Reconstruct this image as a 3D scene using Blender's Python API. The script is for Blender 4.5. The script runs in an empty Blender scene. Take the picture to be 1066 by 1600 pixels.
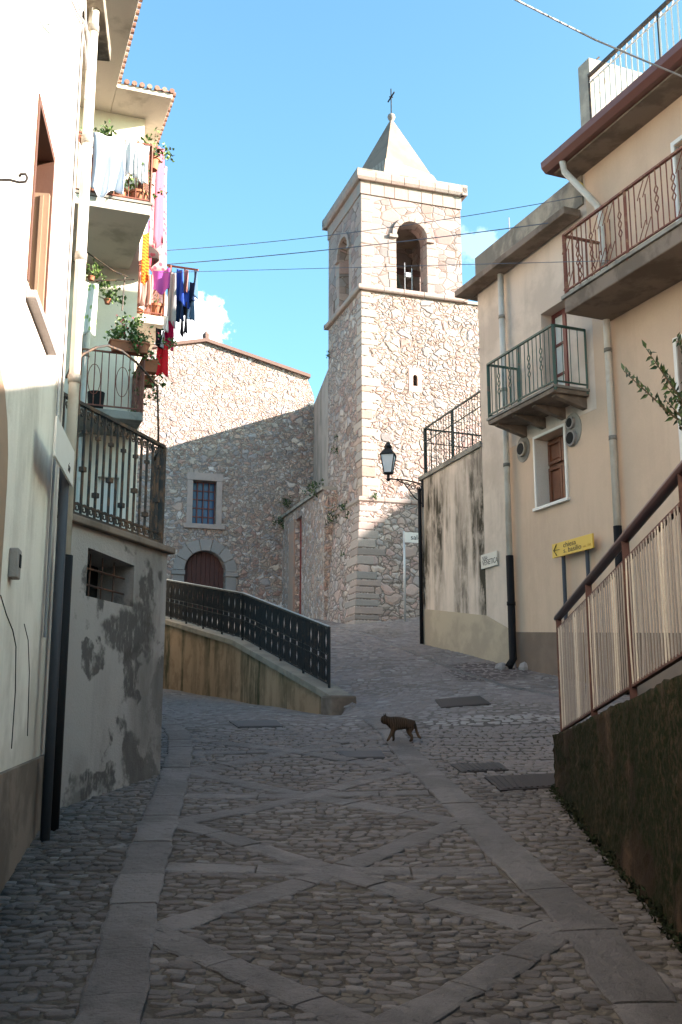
import bpy, bmesh, math, random
import numpy as np
from mathutils import Vector, geometry
random.seed(7); rng = np.random.default_rng(7)
R_ = math.radians
SC = bpy.context.scene; COL = SC.collection

# ------------------------------------------------------------------ camera
PITCH = R_(11.7); FPX = 1645.0; CH = 1.6
cd = bpy.data.cameras.new('camera'); cam = bpy.data.objects.new('camera', cd); COL.objects.link(cam)
cam.location = (0, 0, CH); cam.rotation_euler = (R_(90) + PITCH, 0, 0)
cd.sensor_fit = 'VERTICAL'; cd.sensor_height = 36; cd.lens = FPX / 1600 * 36; cd.clip_start = .1; cd.clip_end = 2000
SC.camera = cam

# ------------------------------------------------------------------ sky, sun, exposure
AZ = 79.0; EL = 18.5          # sun: degrees to the right of straight behind the camera, elevation
SUN = Vector((math.sin(R_(AZ)) * math.cos(R_(EL)), -math.cos(R_(AZ)) * math.cos(R_(EL)), math.sin(R_(EL))))
w = bpy.data.worlds.new('World'); SC.world = w; w.use_nodes = True
wn = w.node_tree.nodes; wl = w.node_tree.links
bg = wn['Background']; sky = wn.new('ShaderNodeTexSky'); sky.sky_type = 'NISHITA'; sky.sun_disc = False
sky.sun_elevation = R_(EL); sky.sun_rotation = math.atan2(SUN.x, SUN.y); sky.air_density = 1.0; sky.dust_density = 2.2; sky.ozone_density = 1.6
bg.inputs[1].default_value = .074
# small cumulus in the sky, by world direction
tc = wn.new('ShaderNodeTexCoord'); mp = wn.new('ShaderNodeMapping'); mp.vector_type = 'POINT'
def wmath(op, a, b=None):
    m = wn.new('ShaderNodeMath'); m.operation = op
    for i, v in enumerate((a, b)):
        if v is None: continue
        if isinstance(v, (int, float)): m.inputs[i].default_value = v
        else: wl.new(v, m.inputs[i])
    return m.outputs[0]
def cloud(direction, rad, stretch, thresh, scale):
    d = wn.new('ShaderNodeVectorMath'); d.operation = 'SUBTRACT'; wl.new(tc.outputs['Generated'], d.inputs[0]); d.inputs[1].default_value = direction
    s = wn.new('ShaderNodeVectorMath'); s.operation = 'MULTIPLY'; wl.new(d.outputs[0], s.inputs[0]); s.inputs[1].default_value = stretch
    l = wn.new('ShaderNodeVectorMath'); l.operation = 'LENGTH'; wl.new(s.outputs[0], l.inputs[0])
    n = wn.new('ShaderNodeTexNoise'); wl.new(tc.outputs['Generated'], n.inputs['Vector']); n.inputs['Scale'].default_value = scale; n.inputs['Detail'].default_value = 7; n.inputs['Roughness'].default_value = .55
    v = wmath('SUBTRACT', 1.0, wmath('DIVIDE', l.outputs['Value'], rad))
    v = wmath('ADD', v, wmath('MULTIPLY', wmath('SUBTRACT', n.outputs['Fac'], .5), 1.6))
    m = wn.new('ShaderNodeMapRange'); m.interpolation_type = 'SMOOTHSTEP'; wl.new(v, m.inputs[0]); m.inputs[1].default_value = thresh; m.inputs[2].default_value = thresh + .28
    return m.outputs[0]
MIXW = None

SC.view_settings.view_transform = 'Standard'; SC.view_settings.look = 'None'; SC.view_settings.gamma = 1
SC.view_settings.exposure = 2.5
ld = bpy.data.lights.new('sun', 'SUN'); ld.energy = 4.5; ld.angle = R_(.5); ld.color = (1, .86, .77)
lo = bpy.data.objects.new('sun', ld); COL.objects.link(lo); lo.rotation_euler = SUN.to_track_quat('Z', 'Y').to_euler()

# ------------------------------------------------------------------ measuring helpers (real positions from sight lines)
C0 = np.array([0, 0, CH]); cp, sp = math.cos(PITCH), math.sin(PITCH)
def ray(u, v):
    x = (u - 533) / FPX; y = -(v - 800) / FPX
    return np.array([x, cp - y * sp, sp + y * cp])
def at(u, v, Y):
    r = ray(u, v); return C0 + r * Y / r[1]
def hz(u, v, z):
    r = ray(u, v); return C0 + r * ((z - CH) / r[2])
class Fr:
    """vertical plane: s along the heading, o outward, z up"""
    def __init__(s, p, h, side):
        s.p = np.array([p[0], p[1], 0.]); a = R_(h); s.h = h
        s.d = np.array([math.sin(a), math.cos(a), 0]); s.n = side * np.array([math.cos(a), -math.sin(a), 0])
    def P(s, S, o, z): return s.p + s.d * S + s.n * o + np.array([0, 0, z])
    def hit(s, u, v, o=0):
        r = ray(u, v); t = np.dot(s.n, s.p + s.n * o - np.array([0, 0, 0]) - np.array([C0[0], C0[1], 0])) / np.dot(s.n, r)
        return C0 + r * t
    def sz(s, u, v, o=0):
        P = s.hit(u, v, o); return float(np.dot(P - s.p, s.d)), float(P[2])
    def so(s, P): return float(np.dot(np.array(P) - s.p, s.d)), float(np.dot(np.array(P) - s.p, s.n))
# clouds (need the sight-line directions)
def dirn(u, v):
    r = ray(u, v); return tuple(r / np.linalg.norm(r))
mw = wn.new('ShaderNodeMix'); mw.data_type = 'RGBA'
c1 = cloud(dirn(300, 520), .040, (1, 1, 1.0), .08, 50)
c2 = cloud(dirn(262, 545), .05, (1, 1, 1.2), .12, 45)
c3 = cloud(dirn(745, 385), .03, (1, 1, 1.3), .25, 60)
cm = wmath('MAXIMUM', wmath('MAXIMUM', c1, c2), wmath('MULTIPLY', c3, .12))
wl.new(cm, mw.inputs['Factor']); wl.new(sky.outputs[0], mw.inputs['A']); mw.inputs['B'].default_value = (9, 9, 9, 1)
tn = wn.new('ShaderNodeMix'); tn.data_type = 'RGBA'; tn.blend_type = 'MULTIPLY'; tn.inputs['Factor'].default_value = 1; wl.new(sky.outputs[0], tn.inputs['A']); tn.inputs['B'].default_value = (.82, 1.20, 1.20, 1)
wl.new(tn.outputs['Result'], mw.inputs['A'])
wl.new(mw.outputs['Result'], bg.inputs[0])

# ------------------------------------------------------------------ materials
def lerp(a, b, t): return tuple(a[i] + (b[i] - a[i]) * t for i in range(len(a)))
class MT:
    def __init__(s, name, rough=.85, spec=.3, metal=0):
        s.m = bpy.data.materials.new(name); s.m.use_nodes = True; s.n = s.m.node_tree.nodes; s.l = s.m.node_tree.links
        s.b = s.n['Principled BSDF']; s.b.inputs['Roughness'].default_value = rough; s.b.inputs['Specular IOR Level'].default_value = spec; s.b.inputs['Metallic'].default_value = metal
        s.tc = s.n.new('ShaderNodeTexCoord'); s.co = s.tc.outputs['Object']
    def setin(s, sock, v):
        if isinstance(v, bpy.types.NodeSocket): s.l.new(v, sock)
        elif isinstance(v, tuple) and len(v) == 3 and sock.type == 'RGBA': sock.default_value = (*v, 1)
        else: sock.default_value = v
    def map(s, scale, co=None):
        m = s.n.new('ShaderNodeMapping'); s.l.new(co or s.co, m.inputs[0]); m.inputs['Scale'].default_value = scale; return m.outputs[0]
    def noise(s, scale, detail=4, rough=.55, co=None, out='Fac', dist=0):
        n = s.n.new('ShaderNodeTexNoise'); s.l.new(co or s.co, n.inputs['Vector']); n.inputs['Scale'].default_value = scale; n.inputs['Detail'].default_value = detail; n.inputs['Roughness'].default_value = rough; n.inputs['Distortion'].default_value = dist
        return n.outputs[out]
    def voro(s, scale, co, feat='F1', metric='EUCLIDEAN', rnd=1.):
        n = s.n.new('ShaderNodeTexVoronoi'); n.feature = feat
        if feat == 'F1': n.distance = metric
        s.l.new(co, n.inputs['Vector']); n.inputs['Scale'].default_value = scale; n.inputs['Randomness'].default_value = rnd; return n
    def rng(s, v, a, b, c=0., d=1., smooth=True):
        m = s.n.new('ShaderNodeMapRange'); m.interpolation_type = 'SMOOTHSTEP' if smooth else 'LINEAR'
        s.l.new(v, m.inputs[0])
        for i, x in zip((1, 2, 3, 4), (a, b, c, d)): m.inputs[i].default_value = x
        return m.outputs[0]
    def mth(s, op, a, b=None):
        m = s.n.new('ShaderNodeMath'); m.operation = op; s.setin(m.inputs[0], a)
        if b is not None: s.setin(m.inputs[1], b)
        return m.outputs[0]
    def mix(s, f, a, b, mode='MIX'):
        m = s.n.new('ShaderNodeMix'); m.data_type = 'RGBA'; m.blend_type = mode
        s.setin(m.inputs['Factor'], f); s.setin(m.inputs['A'], a); s.setin(m.inputs['B'], b); return m.outputs['Result']
    def ramp(s, f, stops, interp='LINEAR'):
        r = s.n.new('ShaderNodeValToRGB'); r.color_ramp.interpolation = interp; s.l.new(f, r.inputs[0]); e = r.color_ramp.elements
        while len(e) < len(stops): e.new(.5)
        for k, (p, c) in enumerate(stops): e[k].position = p; e[k].color = (*c, 1)
        return r.outputs[0]
    def distort(s, amt, scale, co=None, detail=2):
        nz = s.n.new('ShaderNodeTexNoise'); s.l.new(co or s.co, nz.inputs['Vector']); nz.inputs['Scale'].default_value = scale; nz.inputs['Detail'].default_value = detail
        a = s.n.new('ShaderNodeVectorMath'); a.operation = 'MULTIPLY_ADD'; s.l.new(nz.outputs['Color'], a.inputs[0]); a.inputs[1].default_value = (amt,) * 3; s.l.new(co or s.co, a.inputs[2]); return a.outputs[0]
    def sep(s, v):
        n = s.n.new('ShaderNodeSeparateXYZ'); s.l.new(v, n.inputs[0]); return n.outputs
    def bump(s, h, strength=.5, dist=.01):
        b = s.n.new('ShaderNodeBump'); b.inputs['Strength'].default_value = strength; b.inputs['Distance'].default_value = dist
        s.l.new(h, b.inputs['Height']); s.l.new(b.outputs[0], s.b.inputs['Normal'])
    def col(s, c): s.setin(s.b.inputs['Base Color'], c); return s
    def spot(s, c, rad, amt=.5, nscale=2.5):
        co = s.distort(amt, nscale, detail=6); a = s.n.new('ShaderNodeVectorMath'); a.operation = 'SUBTRACT'; s.l.new(co, a.inputs[0]); a.inputs[1].default_value = tuple(float(c[i]) + amt * .5 for i in range(3))
        m = s.n.new('ShaderNodeVectorMath'); m.operation = 'DIVIDE'; s.l.new(a.outputs[0], m.inputs[0]); m.inputs[1].default_value = rad
        l = s.n.new('ShaderNodeVectorMath'); l.operation = 'LENGTH'; s.l.new(m.outputs[0], l.inputs[0]); return s.rng(l.outputs['Value'], .75, 1.05, 1, 0)
    def island(s):
        g = s.n.new('ShaderNodeNewGeometry'); return g.outputs['Random Per Island']

def m_plain(name, c, rough=.6, var=.15, scale=6, metal=0, spec=.4, bump=.15):
    t = MT(name, rough, spec, metal); n = t.noise(scale, 5, .6)
    t.col(t.mix(n, tuple(x * (1 - var) for x in c), tuple(min(1, x * (1 + var)) for x in c)))
    if bump: t.bump(t.noise(scale * 9, 3), bump, .004)
    return t.m
def m_rust(name, c, rust=(.16, .06, .03), amt=.5, rough=.6):
    t = MT(name, rough, .4); n = t.noise(9, 6, .65)
    t.col(t.mix(t.rng(n, .62 - amt * .25, .72 - amt * .15), c, rust)); t.bump(t.noise(120, 3), .2, .002); return t.m
def m_stone(name, scale, pal, mortar, zs=1.35, dist=.12, dscale=3., edge=.035, bstr=.9, bdist=.035, metric='EUCLIDEAN', rnd=1., tint=None):
    t = MT(name, .92, .2)
    co = t.distort(dist, dscale); co = t.map((1, 1, zs), co)
    v = t.voro(scale, co, 'F1', 'EUCLIDEAN', rnd); e = t.voro(scale, co, 'DISTANCE_TO_EDGE', rnd=rnd).outputs['Distance']
    v2 = t.voro(scale * .55, co, 'F1', 'EUCLIDEAN', rnd); e2_ = t.voro(scale * .55, co, 'DISTANCE_TO_EDGE', rnd=rnd).outputs['Distance']
    big_m = t.mth('GREATER_THAN', t.sep(v2.outputs['Color'])[2], .70)
    small_e = t.mth('MINIMUM', e, t.mth('MULTIPLY', e2_, 1.0)); e = t.mth('ADD', t.mth('MULTIPLY', big_m, e2_), t.mth('MULTIPLY', t.mth('SUBTRACT', 1.0, big_m), t.mth('ADD', t.mth('MULTIPLY', small_e, .7), t.mth('MULTIPLY', e, .3))))
    r = t.sep(t.mix(big_m, v.outputs['Color'], v2.outputs['Color']))
    k = len(pal); c = t.ramp(r[0], [(i / k, p) for i, p in enumerate(pal)], 'CONSTANT')
    val = t.rng(r[1], 0, 1, .72, 1.22, False)
    c = t.mix(1., c, val, 'MULTIPLY')
    c = t.mix(t.mth('MULTIPLY', t.noise(22, 6, .65), .55), c, tuple(x * .45 for x in pal[0]))
    big = t.noise(.45, 4, .6)
    c = t.mix(t.rng(big, .42, .68, 0, .4), c, tint or (.36, .25, .17), 'MIX')
    e2 = t.mth('ADD', e, t.mth('MULTIPLY', t.mth('SUBTRACT', t.noise(30, 4), .5), edge * .9))
    f = t.rng(e2, edge * .3, edge * 1.3)
    mc = t.mix(t.noise(3, 3), tuple(x * .6 for x in mortar), mortar)
    t.col(t.mix(f, mc, c))
    h = t.mth('ADD', t.rng(e2, 0, edge * 4.5), t.mth('MULTIPLY', t.noise(28, 6, .7), .35))
    h = t.mth('ADD', h, t.mth('MULTIPLY', r[2], .4))
    t.bump(h, bstr, bdist); return t.m
def m_plaster(name, c, dark, patch=.5, pscale=1.1, rough=.93, streak=0, streakc=(.05, .045, .035), zr=None, lo=(.44, .6), bdist=.006, second=None, spots=()):
    """weathered plaster; streak: vertical runs of dirt below zr[1] (object z) fading out at zr[0]"""
    t = MT(name, rough, .2)
    co = t.distort(.35, 1.3)
    n = t.noise(pscale, 7, .62, co); c1 = t.mix(t.rng(n, lo[0], lo[1], 0, patch), c, dark)
    if second: c1 = t.mix(t.rng(t.noise(pscale * .8, 5, .6, t.map((1, 1, .5), co)), .5, .66, 0, .7), c1, second)
    for (sc_, sr_) in spots: c1 = t.mix(t.mth('MULTIPLY', t.mth('MULTIPLY', t.spot(sc_, sr_, .7, 4.5), t.rng(t.noise(14, 6, .75, t.map((1, 1, .4))), .32, .5, .15, 1)), .9), c1, dark)
    c1 = t.mix(t.mth('MULTIPLY', t.noise(35, 4, .7), .3), c1, tuple(x * .6 for x in c))
    if streak:
        brk = t.rng(t.noise(5, 6, .7, t.map((1, 1, .45))), .3, .6, .25, 1)
        s1 = t.noise(2.4, 5, .6, t.map((1, 1, .09))); s2 = t.noise(.9, 3, .5, t.map((1, 1, .35)))
        f = t.mth('MULTIPLY', t.rng(s1, .42, .62), t.rng(s2, .35, .6, .25, 1)); f = t.mth('MULTIPLY', f, brk)
        if zr:
            z = t.sep(t.co)[2]; z = t.mth('ADD', z, t.mth('MULTIPLY', t.mth('SUBTRACT', s1, .5), (zr[1] - zr[0]) * 1.2))
            f = t.mth('MULTIPLY', f, t.rng(z, zr[0], zr[1]))
        c1 = t.mix(t.mth('MULTIPLY', f, streak), c1, streakc)
    t.col(c1)
    h = t.mth('ADD', t.noise(60, 5, .65), t.mth('MULTIPLY', t.noise(4, 4), 1.5)); t.bump(h, .5, bdist); return t.m

def pinkish(P): return [(a * 1.0, b * .95, c * 1.03) for a, b, c in P]
PAL = [(.47, .40, .32), (.52, .35, .28), (.42, .41, .38), (.60, .54, .44), (.38, .27, .20), (.58, .42, .33), (.33, .33, .31), (.52, .45, .35), (.62, .58, .50), (.48, .31, .26)]
PAL2 = [(.48, .41, .36), (.55, .40, .34), (.45, .43, .40), (.60, .53, .46), (.40, .31, .26), (.62, .48, .40), (.52, .46, .40)]
PALF = [(.36, .31, .25), (.42, .31, .22), (.32, .31, .29), (.50, .45, .36), (.28, .19, .14), (.45, .33, .25), (.26, .25, .24), (.40, .34, .26), (.55, .52, .46), (.34, .21, .16)]
PAL, PAL2, PALF = pinkish(PAL), pinkish(PAL2), pinkish(PALF)
M = {}
def soft(P, t, m, k=1.): return [tuple(x * k for x in lerp(p, m, t)) for p in P]
M['rubble'] = m_stone('tower_rubble', 5.8, soft(PAL, .15, (.50, .41, .35), .82), (.26, .20, .17), zs=1.45, dist=.22, dscale=4., edge=.04, bstr=1., bdist=.04, tint=(.44, .37, .32))
M['rubble_low'] = m_stone('tower_base_rubble', 4.6, [lerp(p, (.36, .31, .29), .45) for p in PAL], (.17, .14, .12), zs=1.5, dist=.22, dscale=4., edge=.055, tint=(.36, .27, .23))
M['facade'] = m_stone('facade_rubble', 7.4, soft(PALF, .15, (.38, .31, .27), 1.35), (.31, .25, .22), zs=1.4, dist=.3, dscale=4.5, edge=.045, bdist=.045, tint=(.48, .42, .38))
M['ashlar'] = m_stone('belfry_ashlar', 3.1, soft(PAL2, .05, (.52, .43, .38), .60), (.15, .105, .08), zs=1.45, dist=.06, dscale=2, edge=.022, bstr=.6, bdist=.02, rnd=.7, tint=(.42, .31, .26))
def m_block(name, pal, rough=.85):
    t = MT(name, rough, .25); r = t.island(); k = len(pal)
    c = t.ramp(r, [(i / k, p) for i, p in enumerate(pal)], 'CONSTANT')
    c = t.mix(t.mth('MULTIPLY', t.noise(14, 7, .7), .6), c, tuple(x * .5 for x in pal[0])); t.col(c)
    t.bump(t.mth('ADD', t.noise(24, 6, .7), t.noise(6, 3)), .6, .012); return t.m
M['quoin'] = m_block('quoin_stone', [(.37, .31, .27), (.40, .30, .25), (.33, .30, .28), (.42, .36, .31), (.31, .24, .20)])
M['dressed'] = m_block('dressed_stone', [(.34, .28, .25), (.36, .275, .24), (.31, .275, .25), (.35, .265, .235)])
M['greystone'] = m_block('grey_stone', [(.33, .30, .285), (.37, .33, .31), (.29, .27, .26)])
M['spire'] = m_plaster('spire_render', (.27, .195, .15), (.19, .145, .115), .7, 1.6, streak=0)
t = MT('brick_foot', .9); v = t.n.new('ShaderNodeTexBrick'); v.offset = 0; v.inputs['Scale'].default_value = 1; v.inputs['Brick Width'].default_value = .09; v.inputs['Row Height'].default_value = .28; v.inputs['Mortar Size'].default_value = .012
for k_, c_ in (('Color1', (.42, .31, .23, 1)), ('Color2', (.36, .26, .20, 1)), ('Mortar', (.22, .16, .12, 1))): v.inputs[k_].default_value = c_
q_ = t.sep(t.co); cb = t.n.new('ShaderNodeCombineXYZ'); t.l.new(q_[0], cb.inputs[0]); t.l.new(q_[2], cb.inputs[1]); t.l.new(cb.outputs[0], v.inputs[0]); t.col(v.outputs['Color']); M['brickfoot'] = t.m
M['tile'] = m_block('terracotta_tile', [(.27, .15, .11), (.31, .18, .13), (.23, .12, .09), (.33, .23, .18)])
M['ridge'] = m_plain('roof_edge', (.17, .11, .09), .9)
# ground
t = MT('cobble', .62, .35); r = t.island()
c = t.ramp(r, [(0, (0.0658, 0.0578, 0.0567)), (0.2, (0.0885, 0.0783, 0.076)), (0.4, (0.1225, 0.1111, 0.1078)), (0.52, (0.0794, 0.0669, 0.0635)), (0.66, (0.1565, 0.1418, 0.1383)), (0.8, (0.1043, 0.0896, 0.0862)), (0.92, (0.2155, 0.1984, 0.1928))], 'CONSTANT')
c = t.mix(t.mth('MULTIPLY', t.noise(55, 6, .7), .7), c, (.06, .055, .05)); c = t.mix(t.rng(t.noise(.7, 5), .42, .6, 0, .6), c, (.14, .122, .115)); yy = t.mth('ADD', t.sep(t.co)[1], t.mth('MULTIPLY', t.mth('SUBTRACT', t.noise(.8, 4), .5), 6)); c = t.mix(t.rng(yy, 6., 11.5, 0, .65), c, (.22, .195, .187)); t.col(c)  # paler up the lane: shade of the near end put into stone colour
t.bump(t.mth('ADD', t.noise(45, 6, .75), t.noise(14, 3)), 1., .014); t.b.inputs['Roughness'].default_value = .68; M['cobble'] = t.m
t = MT('cobble_dusty_lit', .8, .25); r = t.island(); c = t.ramp(r, [(0, (0.1688, 0.1458, 0.1391)), (0.2, (0.2093, 0.1823, 0.1755)), (0.45, (0.2497, 0.2187, 0.2106)), (0.6, (0.1553, 0.1283, 0.1215)), (0.75, (0.2767, 0.2497, 0.2403)), (0.9, (0.324, 0.297, 0.2835))], 'CONSTANT')  # dust on the ramp stones, plus its brighter light put into their colour
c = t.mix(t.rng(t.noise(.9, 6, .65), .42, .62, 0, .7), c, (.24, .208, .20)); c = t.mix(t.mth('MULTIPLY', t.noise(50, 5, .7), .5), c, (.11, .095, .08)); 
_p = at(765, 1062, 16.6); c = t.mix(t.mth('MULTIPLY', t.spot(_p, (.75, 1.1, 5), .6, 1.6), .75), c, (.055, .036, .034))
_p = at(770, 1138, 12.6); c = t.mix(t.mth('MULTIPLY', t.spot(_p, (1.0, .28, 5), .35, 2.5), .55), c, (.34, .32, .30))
_p = at(600, 1010, 22); c = t.mix(t.mth('MULTIPLY', t.spot(_p, (.5, 1.6, 5), .5, 2), .4), c, (.10, .08, .06))
t.col(c); t.bump(t.noise(45, 6, .75), .7, .008); M['cobble_far'] = t.m
t = MT('joint_earth', .9, .2); v = t.voro(14, t.distort(.06, 8), 'F1'); e = t.voro(14, t.distort(.06, 8), 'DISTANCE_TO_EDGE')
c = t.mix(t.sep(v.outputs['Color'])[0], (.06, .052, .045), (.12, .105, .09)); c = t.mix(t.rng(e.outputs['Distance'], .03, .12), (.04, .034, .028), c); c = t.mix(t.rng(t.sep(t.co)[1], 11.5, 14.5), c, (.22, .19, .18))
c = t.mix(t.rng(t.noise(.8, 5), .42, .62, 0, .5), c, (.085, .075, .06)); t.col(c); t.bump(t.mth('ADD', t.rng(e.outputs['Distance'], 0, .3), t.noise(60, 4)), .6, .015); M['earth'] = t.m
t = MT('granite_slab', .5, .45); r = t.island(); c = t.ramp(r, [(0, (0.1486, 0.134, 0.1308)), (0.3, (0.1858, 0.1697, 0.1647)), (0.6, (0.1615, 0.1453, 0.1421)), (0.8, (0.21, 0.1906, 0.1858))], 'CONSTANT')
c = t.mix(t.mth('MULTIPLY', t.noise(180, 3, .7), .5), c, (.05, .05, .05)); c = t.mix(t.rng(t.noise(2.2, 7, .68), .43, .58, 0, .8), c, (.085, .077, .074)); c = t.mix(t.rng(t.noise(16, 6, .75), .56, .68, 0, .8), c, (.028, .024, .022)); c = t.mix(t.rng(t.noise(7, 5, .7), .60, .7, 0, .6), c, (.13, .12, .115)); t.col(c)
t.bump(t.mth('ADD', t.noise(90, 5, .75), t.mth('MULTIPLY', t.noise(11, 6, .7), 4)), 1., .014); M['slab'] = t.m
# plasters
M['white_plaster'] = m_plaster('white_plaster', (.80, .74, .66), (.52, .46, .39), .8, .8, streak=.35, streakc=(.24, .19, .15))
M['cream_plaster'] = m_plaster('cream_plaster', (.78, .71, .60), (.62, .54, .43), .6, .8)
M['tan_plaster'] = m_plaster('tan_plaster', (.62, .455, .335), (.54, .395, .29), .6, .6, bdist=.004, streak=.22, streakc=(.28, .20, .15))
M['beige_plaster'] = m_plaster('beige_plaster', (.66, .55, .46), (.50, .41, .34), .8, .9, streak=.3, streakc=(.22, .18, .14))
M['grey_plaster'] = m_plaster('grey_plaster', (.33, .30, .275), (.060, .054, .050), 1.0, 1.15, lo=(.50, .545), second=(.20, .18, .165), streak=.5, streakc=(.07, .063, .055), bdist=.012)
M['plinth'] = m_plaster('plinth_plaster', (.21, .155, .12), (.15, .11, .085), .6, 1.5)
M['concrete'] = m_plaster('concrete', (.30, .28, .245), (.15, .135, .115), .8, 2.2)
M['concrete_dark'] = m_plaster('dark_concrete', (.23, .18, .145), (.12, .095, .075), .8, 2.2)
M['soffit'] = m_plaster('soffit_plaster', (.62, .56, .47), (.34, .30, .24), .8, 1.4, lo=(.5, .7))
M['parapet_plaster'] = m_plaster('parapet_plaster', (.40, .27, .17), (.25, .165, .10), .8, 2.2, streak=1., streakc=(.05, .048, .022), zr=(-.9, -.1))
M['coping'] = m_plaster('coping_stone', (.30, .26, .21), (.17, .15, .125), .6, 2.)
t = MT('mossy_render', .97, .12); co = t.distort(.5, 1.6, detail=5)
c = t.mix(t.rng(t.noise(2.2, 7, .7, co), .4, .62), (.024, .017, .012), (.060, .038, .025)); c = t.mix(t.mth('MULTIPLY', t.rng(t.noise(3.2, 6, .65, t.map((1, 1, .16))), .5, .62), .75), c, (.085, .055, .038))
c = t.mix(t.mth('MULTIPLY', t.rng(t.noise(1.1, 7, .7, co), .44, .54), t.rng(t.noise(26, 5, .7), .3, .6, .35, 1)), c, (.007, .012, .003)); c = t.mix(t.rng(t.noise(70, 4, .7), .66, .74, 0, .6), c, (.11, .095, .075)); t.col(c)
t.bump(t.mth('ADD', t.noise(38, 7, .75), t.mth('MULTIPLY', t.noise(7, 5, .65), 1.5)), .9, .012); M['mossy'] = t.m
M['winstone'] = m_plaster('window_stone', (.42, .34, .31), (.33, .28, .26), .6, 4)
M['pinkstone'] = m_plaster('pink_stone', (.50, .36, .30), (.40, .30, .26), .5, 3)
# metals, paint
M['iron'] = m_rust('black_iron', (.010, .0095, .010), (.05, .03, .02), amt=.25, rough=.7)
M['iron_old'] = m_rust('old_iron', (.035, .03, .026), (.12, .07, .04), .7, .6)
M['barsrust'] = m_rust('rusty_bars', (.07, .035, .025), (.13, .06, .035), .5)
M['rust'] = m_rust('rust_paint', (.17, .05, .03), (.26, .13, .07), .5)
M['redpaint'] = m_plain('red_brown_paint', (.14, .035, .03), .5)
M['postpaint'] = m_rust('brown_post_paint', (.060, .022, .018), (.11, .05, .03), .4)
M['brownpaint'] = m_plain('brown_paint', (.055, .022, .018), .4)
M['greenpaint'] = m_rust('green_paint', (.030, .075, .055), (.10, .07, .05), .3, .5)
M['railgreen'] = m_rust('weathered_dark_rail', (.045, .055, .045), (.10, .07, .05), .4, .6)
M['galv'] = m_plain('galvanised_rail', (.42, .43, .44), .4, metal=.3)
M['white_metal'] = m_rust('white_metal', (.62, .60, .56), (.35, .22, .14), .2)
M['pvc'] = m_plaster('white_pipe', (.62, .59, .53), (.45, .38, .30), .5, 3., rough=.5, bdist=.001)
M['castpipe'] = m_plain('cast_pipe', (.012, .011, .012), .75, spec=.15)
M['greypipe'] = m_plain('grey_post', (.05, .055, .066), .6, spec=.2)
M['wood'] = m_plain('brown_wood', (.17, .065, .035), .5, .35, 5)
M['darkframe'] = m_plain('dark_frame_wood', (.10, .045, .028), .6)
M['woodlight'] = m_plain('light_wood', (.30, .20, .13), .5, .2, 5)
M['darkwood'] = m_plain('dark_door_wood', (.065, .020, .016), .6, .35, 6)
M['reddoor'] = m_plain('red_door', (.20, .03, .022), .55, .3, 5)
M['bluepane'] = m_plain('blue_pane', (.03, .075, .17), .25, .4, 3, bump=0)
M['black'] = m_plain('black_void', (.008, .008, .008), .9, bump=0)
M['glassdark'] = m_plain('dark_glass', (.03, .032, .035), .12, .3, 3, bump=0, spec=.6)
M['curtain'] = m_plain('net_curtain', (.62, .60, .55), .9, .15, 20)
M['whitepaint'] = m_plain('white_paint', (.66, .64, .60), .5, .06)
M['cable'] = m_plain('cable', (.10, .12, .16), .6)
M['cablelight'] = m_plain('light_cable', (.36, .36, .37), .6)
M['yellow'] = m_plain('yellow_sign', (.64, .41, .06), .45, .08, 4, bump=0)
M['yellowhose'] = m_plain('yellow_hose', (.55, .42, .08), .5)
M['letter'] = m_plain('sign_letters', (.02, .018, .02), .6, bump=0)
M['letterfaint'] = m_plain('faded_letters', (.42, .22, .03), .6, bump=0)
M['marble'] = m_plain('marble_plaque', (.55, .52, .46), .5, .1, 8)
M['terracotta'] = m_plain('terracotta', (.33, .12, .06), .8, .25, 10)
M['soil'] = m_plain('soil', (.03, .02, .015), 1)
M['bronze'] = m_plain('bronze_bell', (.09, .08, .05), .5, .3, 6, metal=.5)
M['lampglass'] = m_plain('lamp_glass', (.82, .83, .84), .25, .05, bump=0)
M['slat'] = m_plaster('beige_slat', (.27, .24, .20), (.19, .17, .15), .7, 3., rough=.5, bdist=.001)
t = MT('leaf', .5, .4); c = t.ramp(t.island(), [(0, (.035, .075, .012)), (.5, (.07, .13, .025)), (1, (.12, .19, .04))]); t.col(c)
t.b.inputs['Transmission Weight'].default_value = 0; M['leaf'] = t.m
t = MT('leafdark', .5, .4); c = t.ramp(t.island(), [(0, (.015, .035, .010)), (.6, (.035, .07, .018)), (1, (.07, .11, .025))]); t.col(c); M['leafdark'] = t.m
t = MT('flower', .6); c = t.ramp(t.island(), [(0, (.55, .03, .04)), (1, (.75, .12, .16))]); t.col(c); M['flower'] = t.m
M['twig'] = m_plain('twig', (.08, .06, .035), .9)
def m_cloth(name, c, kind=None, c2=None, sc=20):
    t = MT(name, .95, .1); col = c
    if kind == 'stripe':
        wv = t.n.new('ShaderNodeTexWave'); wv.bands_direction = 'Z'; t.l.new(t.co, wv.inputs[0]); wv.inputs['Scale'].default_value = sc; wv.inputs['Distortion'].default_value = 1.; col = t.mix(t.rng(wv.outputs['Fac'], .4, .6), c, c2)
    if kind == 'spots':
        v = t.voro(sc, t.co); col = t.mix(t.rng(v.outputs['Distance'], .25, .4), c2, c)
    t.col(t.mix(t.mth('MULTIPLY', t.noise(8, 3), .25), col, tuple(x * .75 for x in c)))
    t.bump(t.noise(300, 2), .1, .001); return t.m

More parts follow.
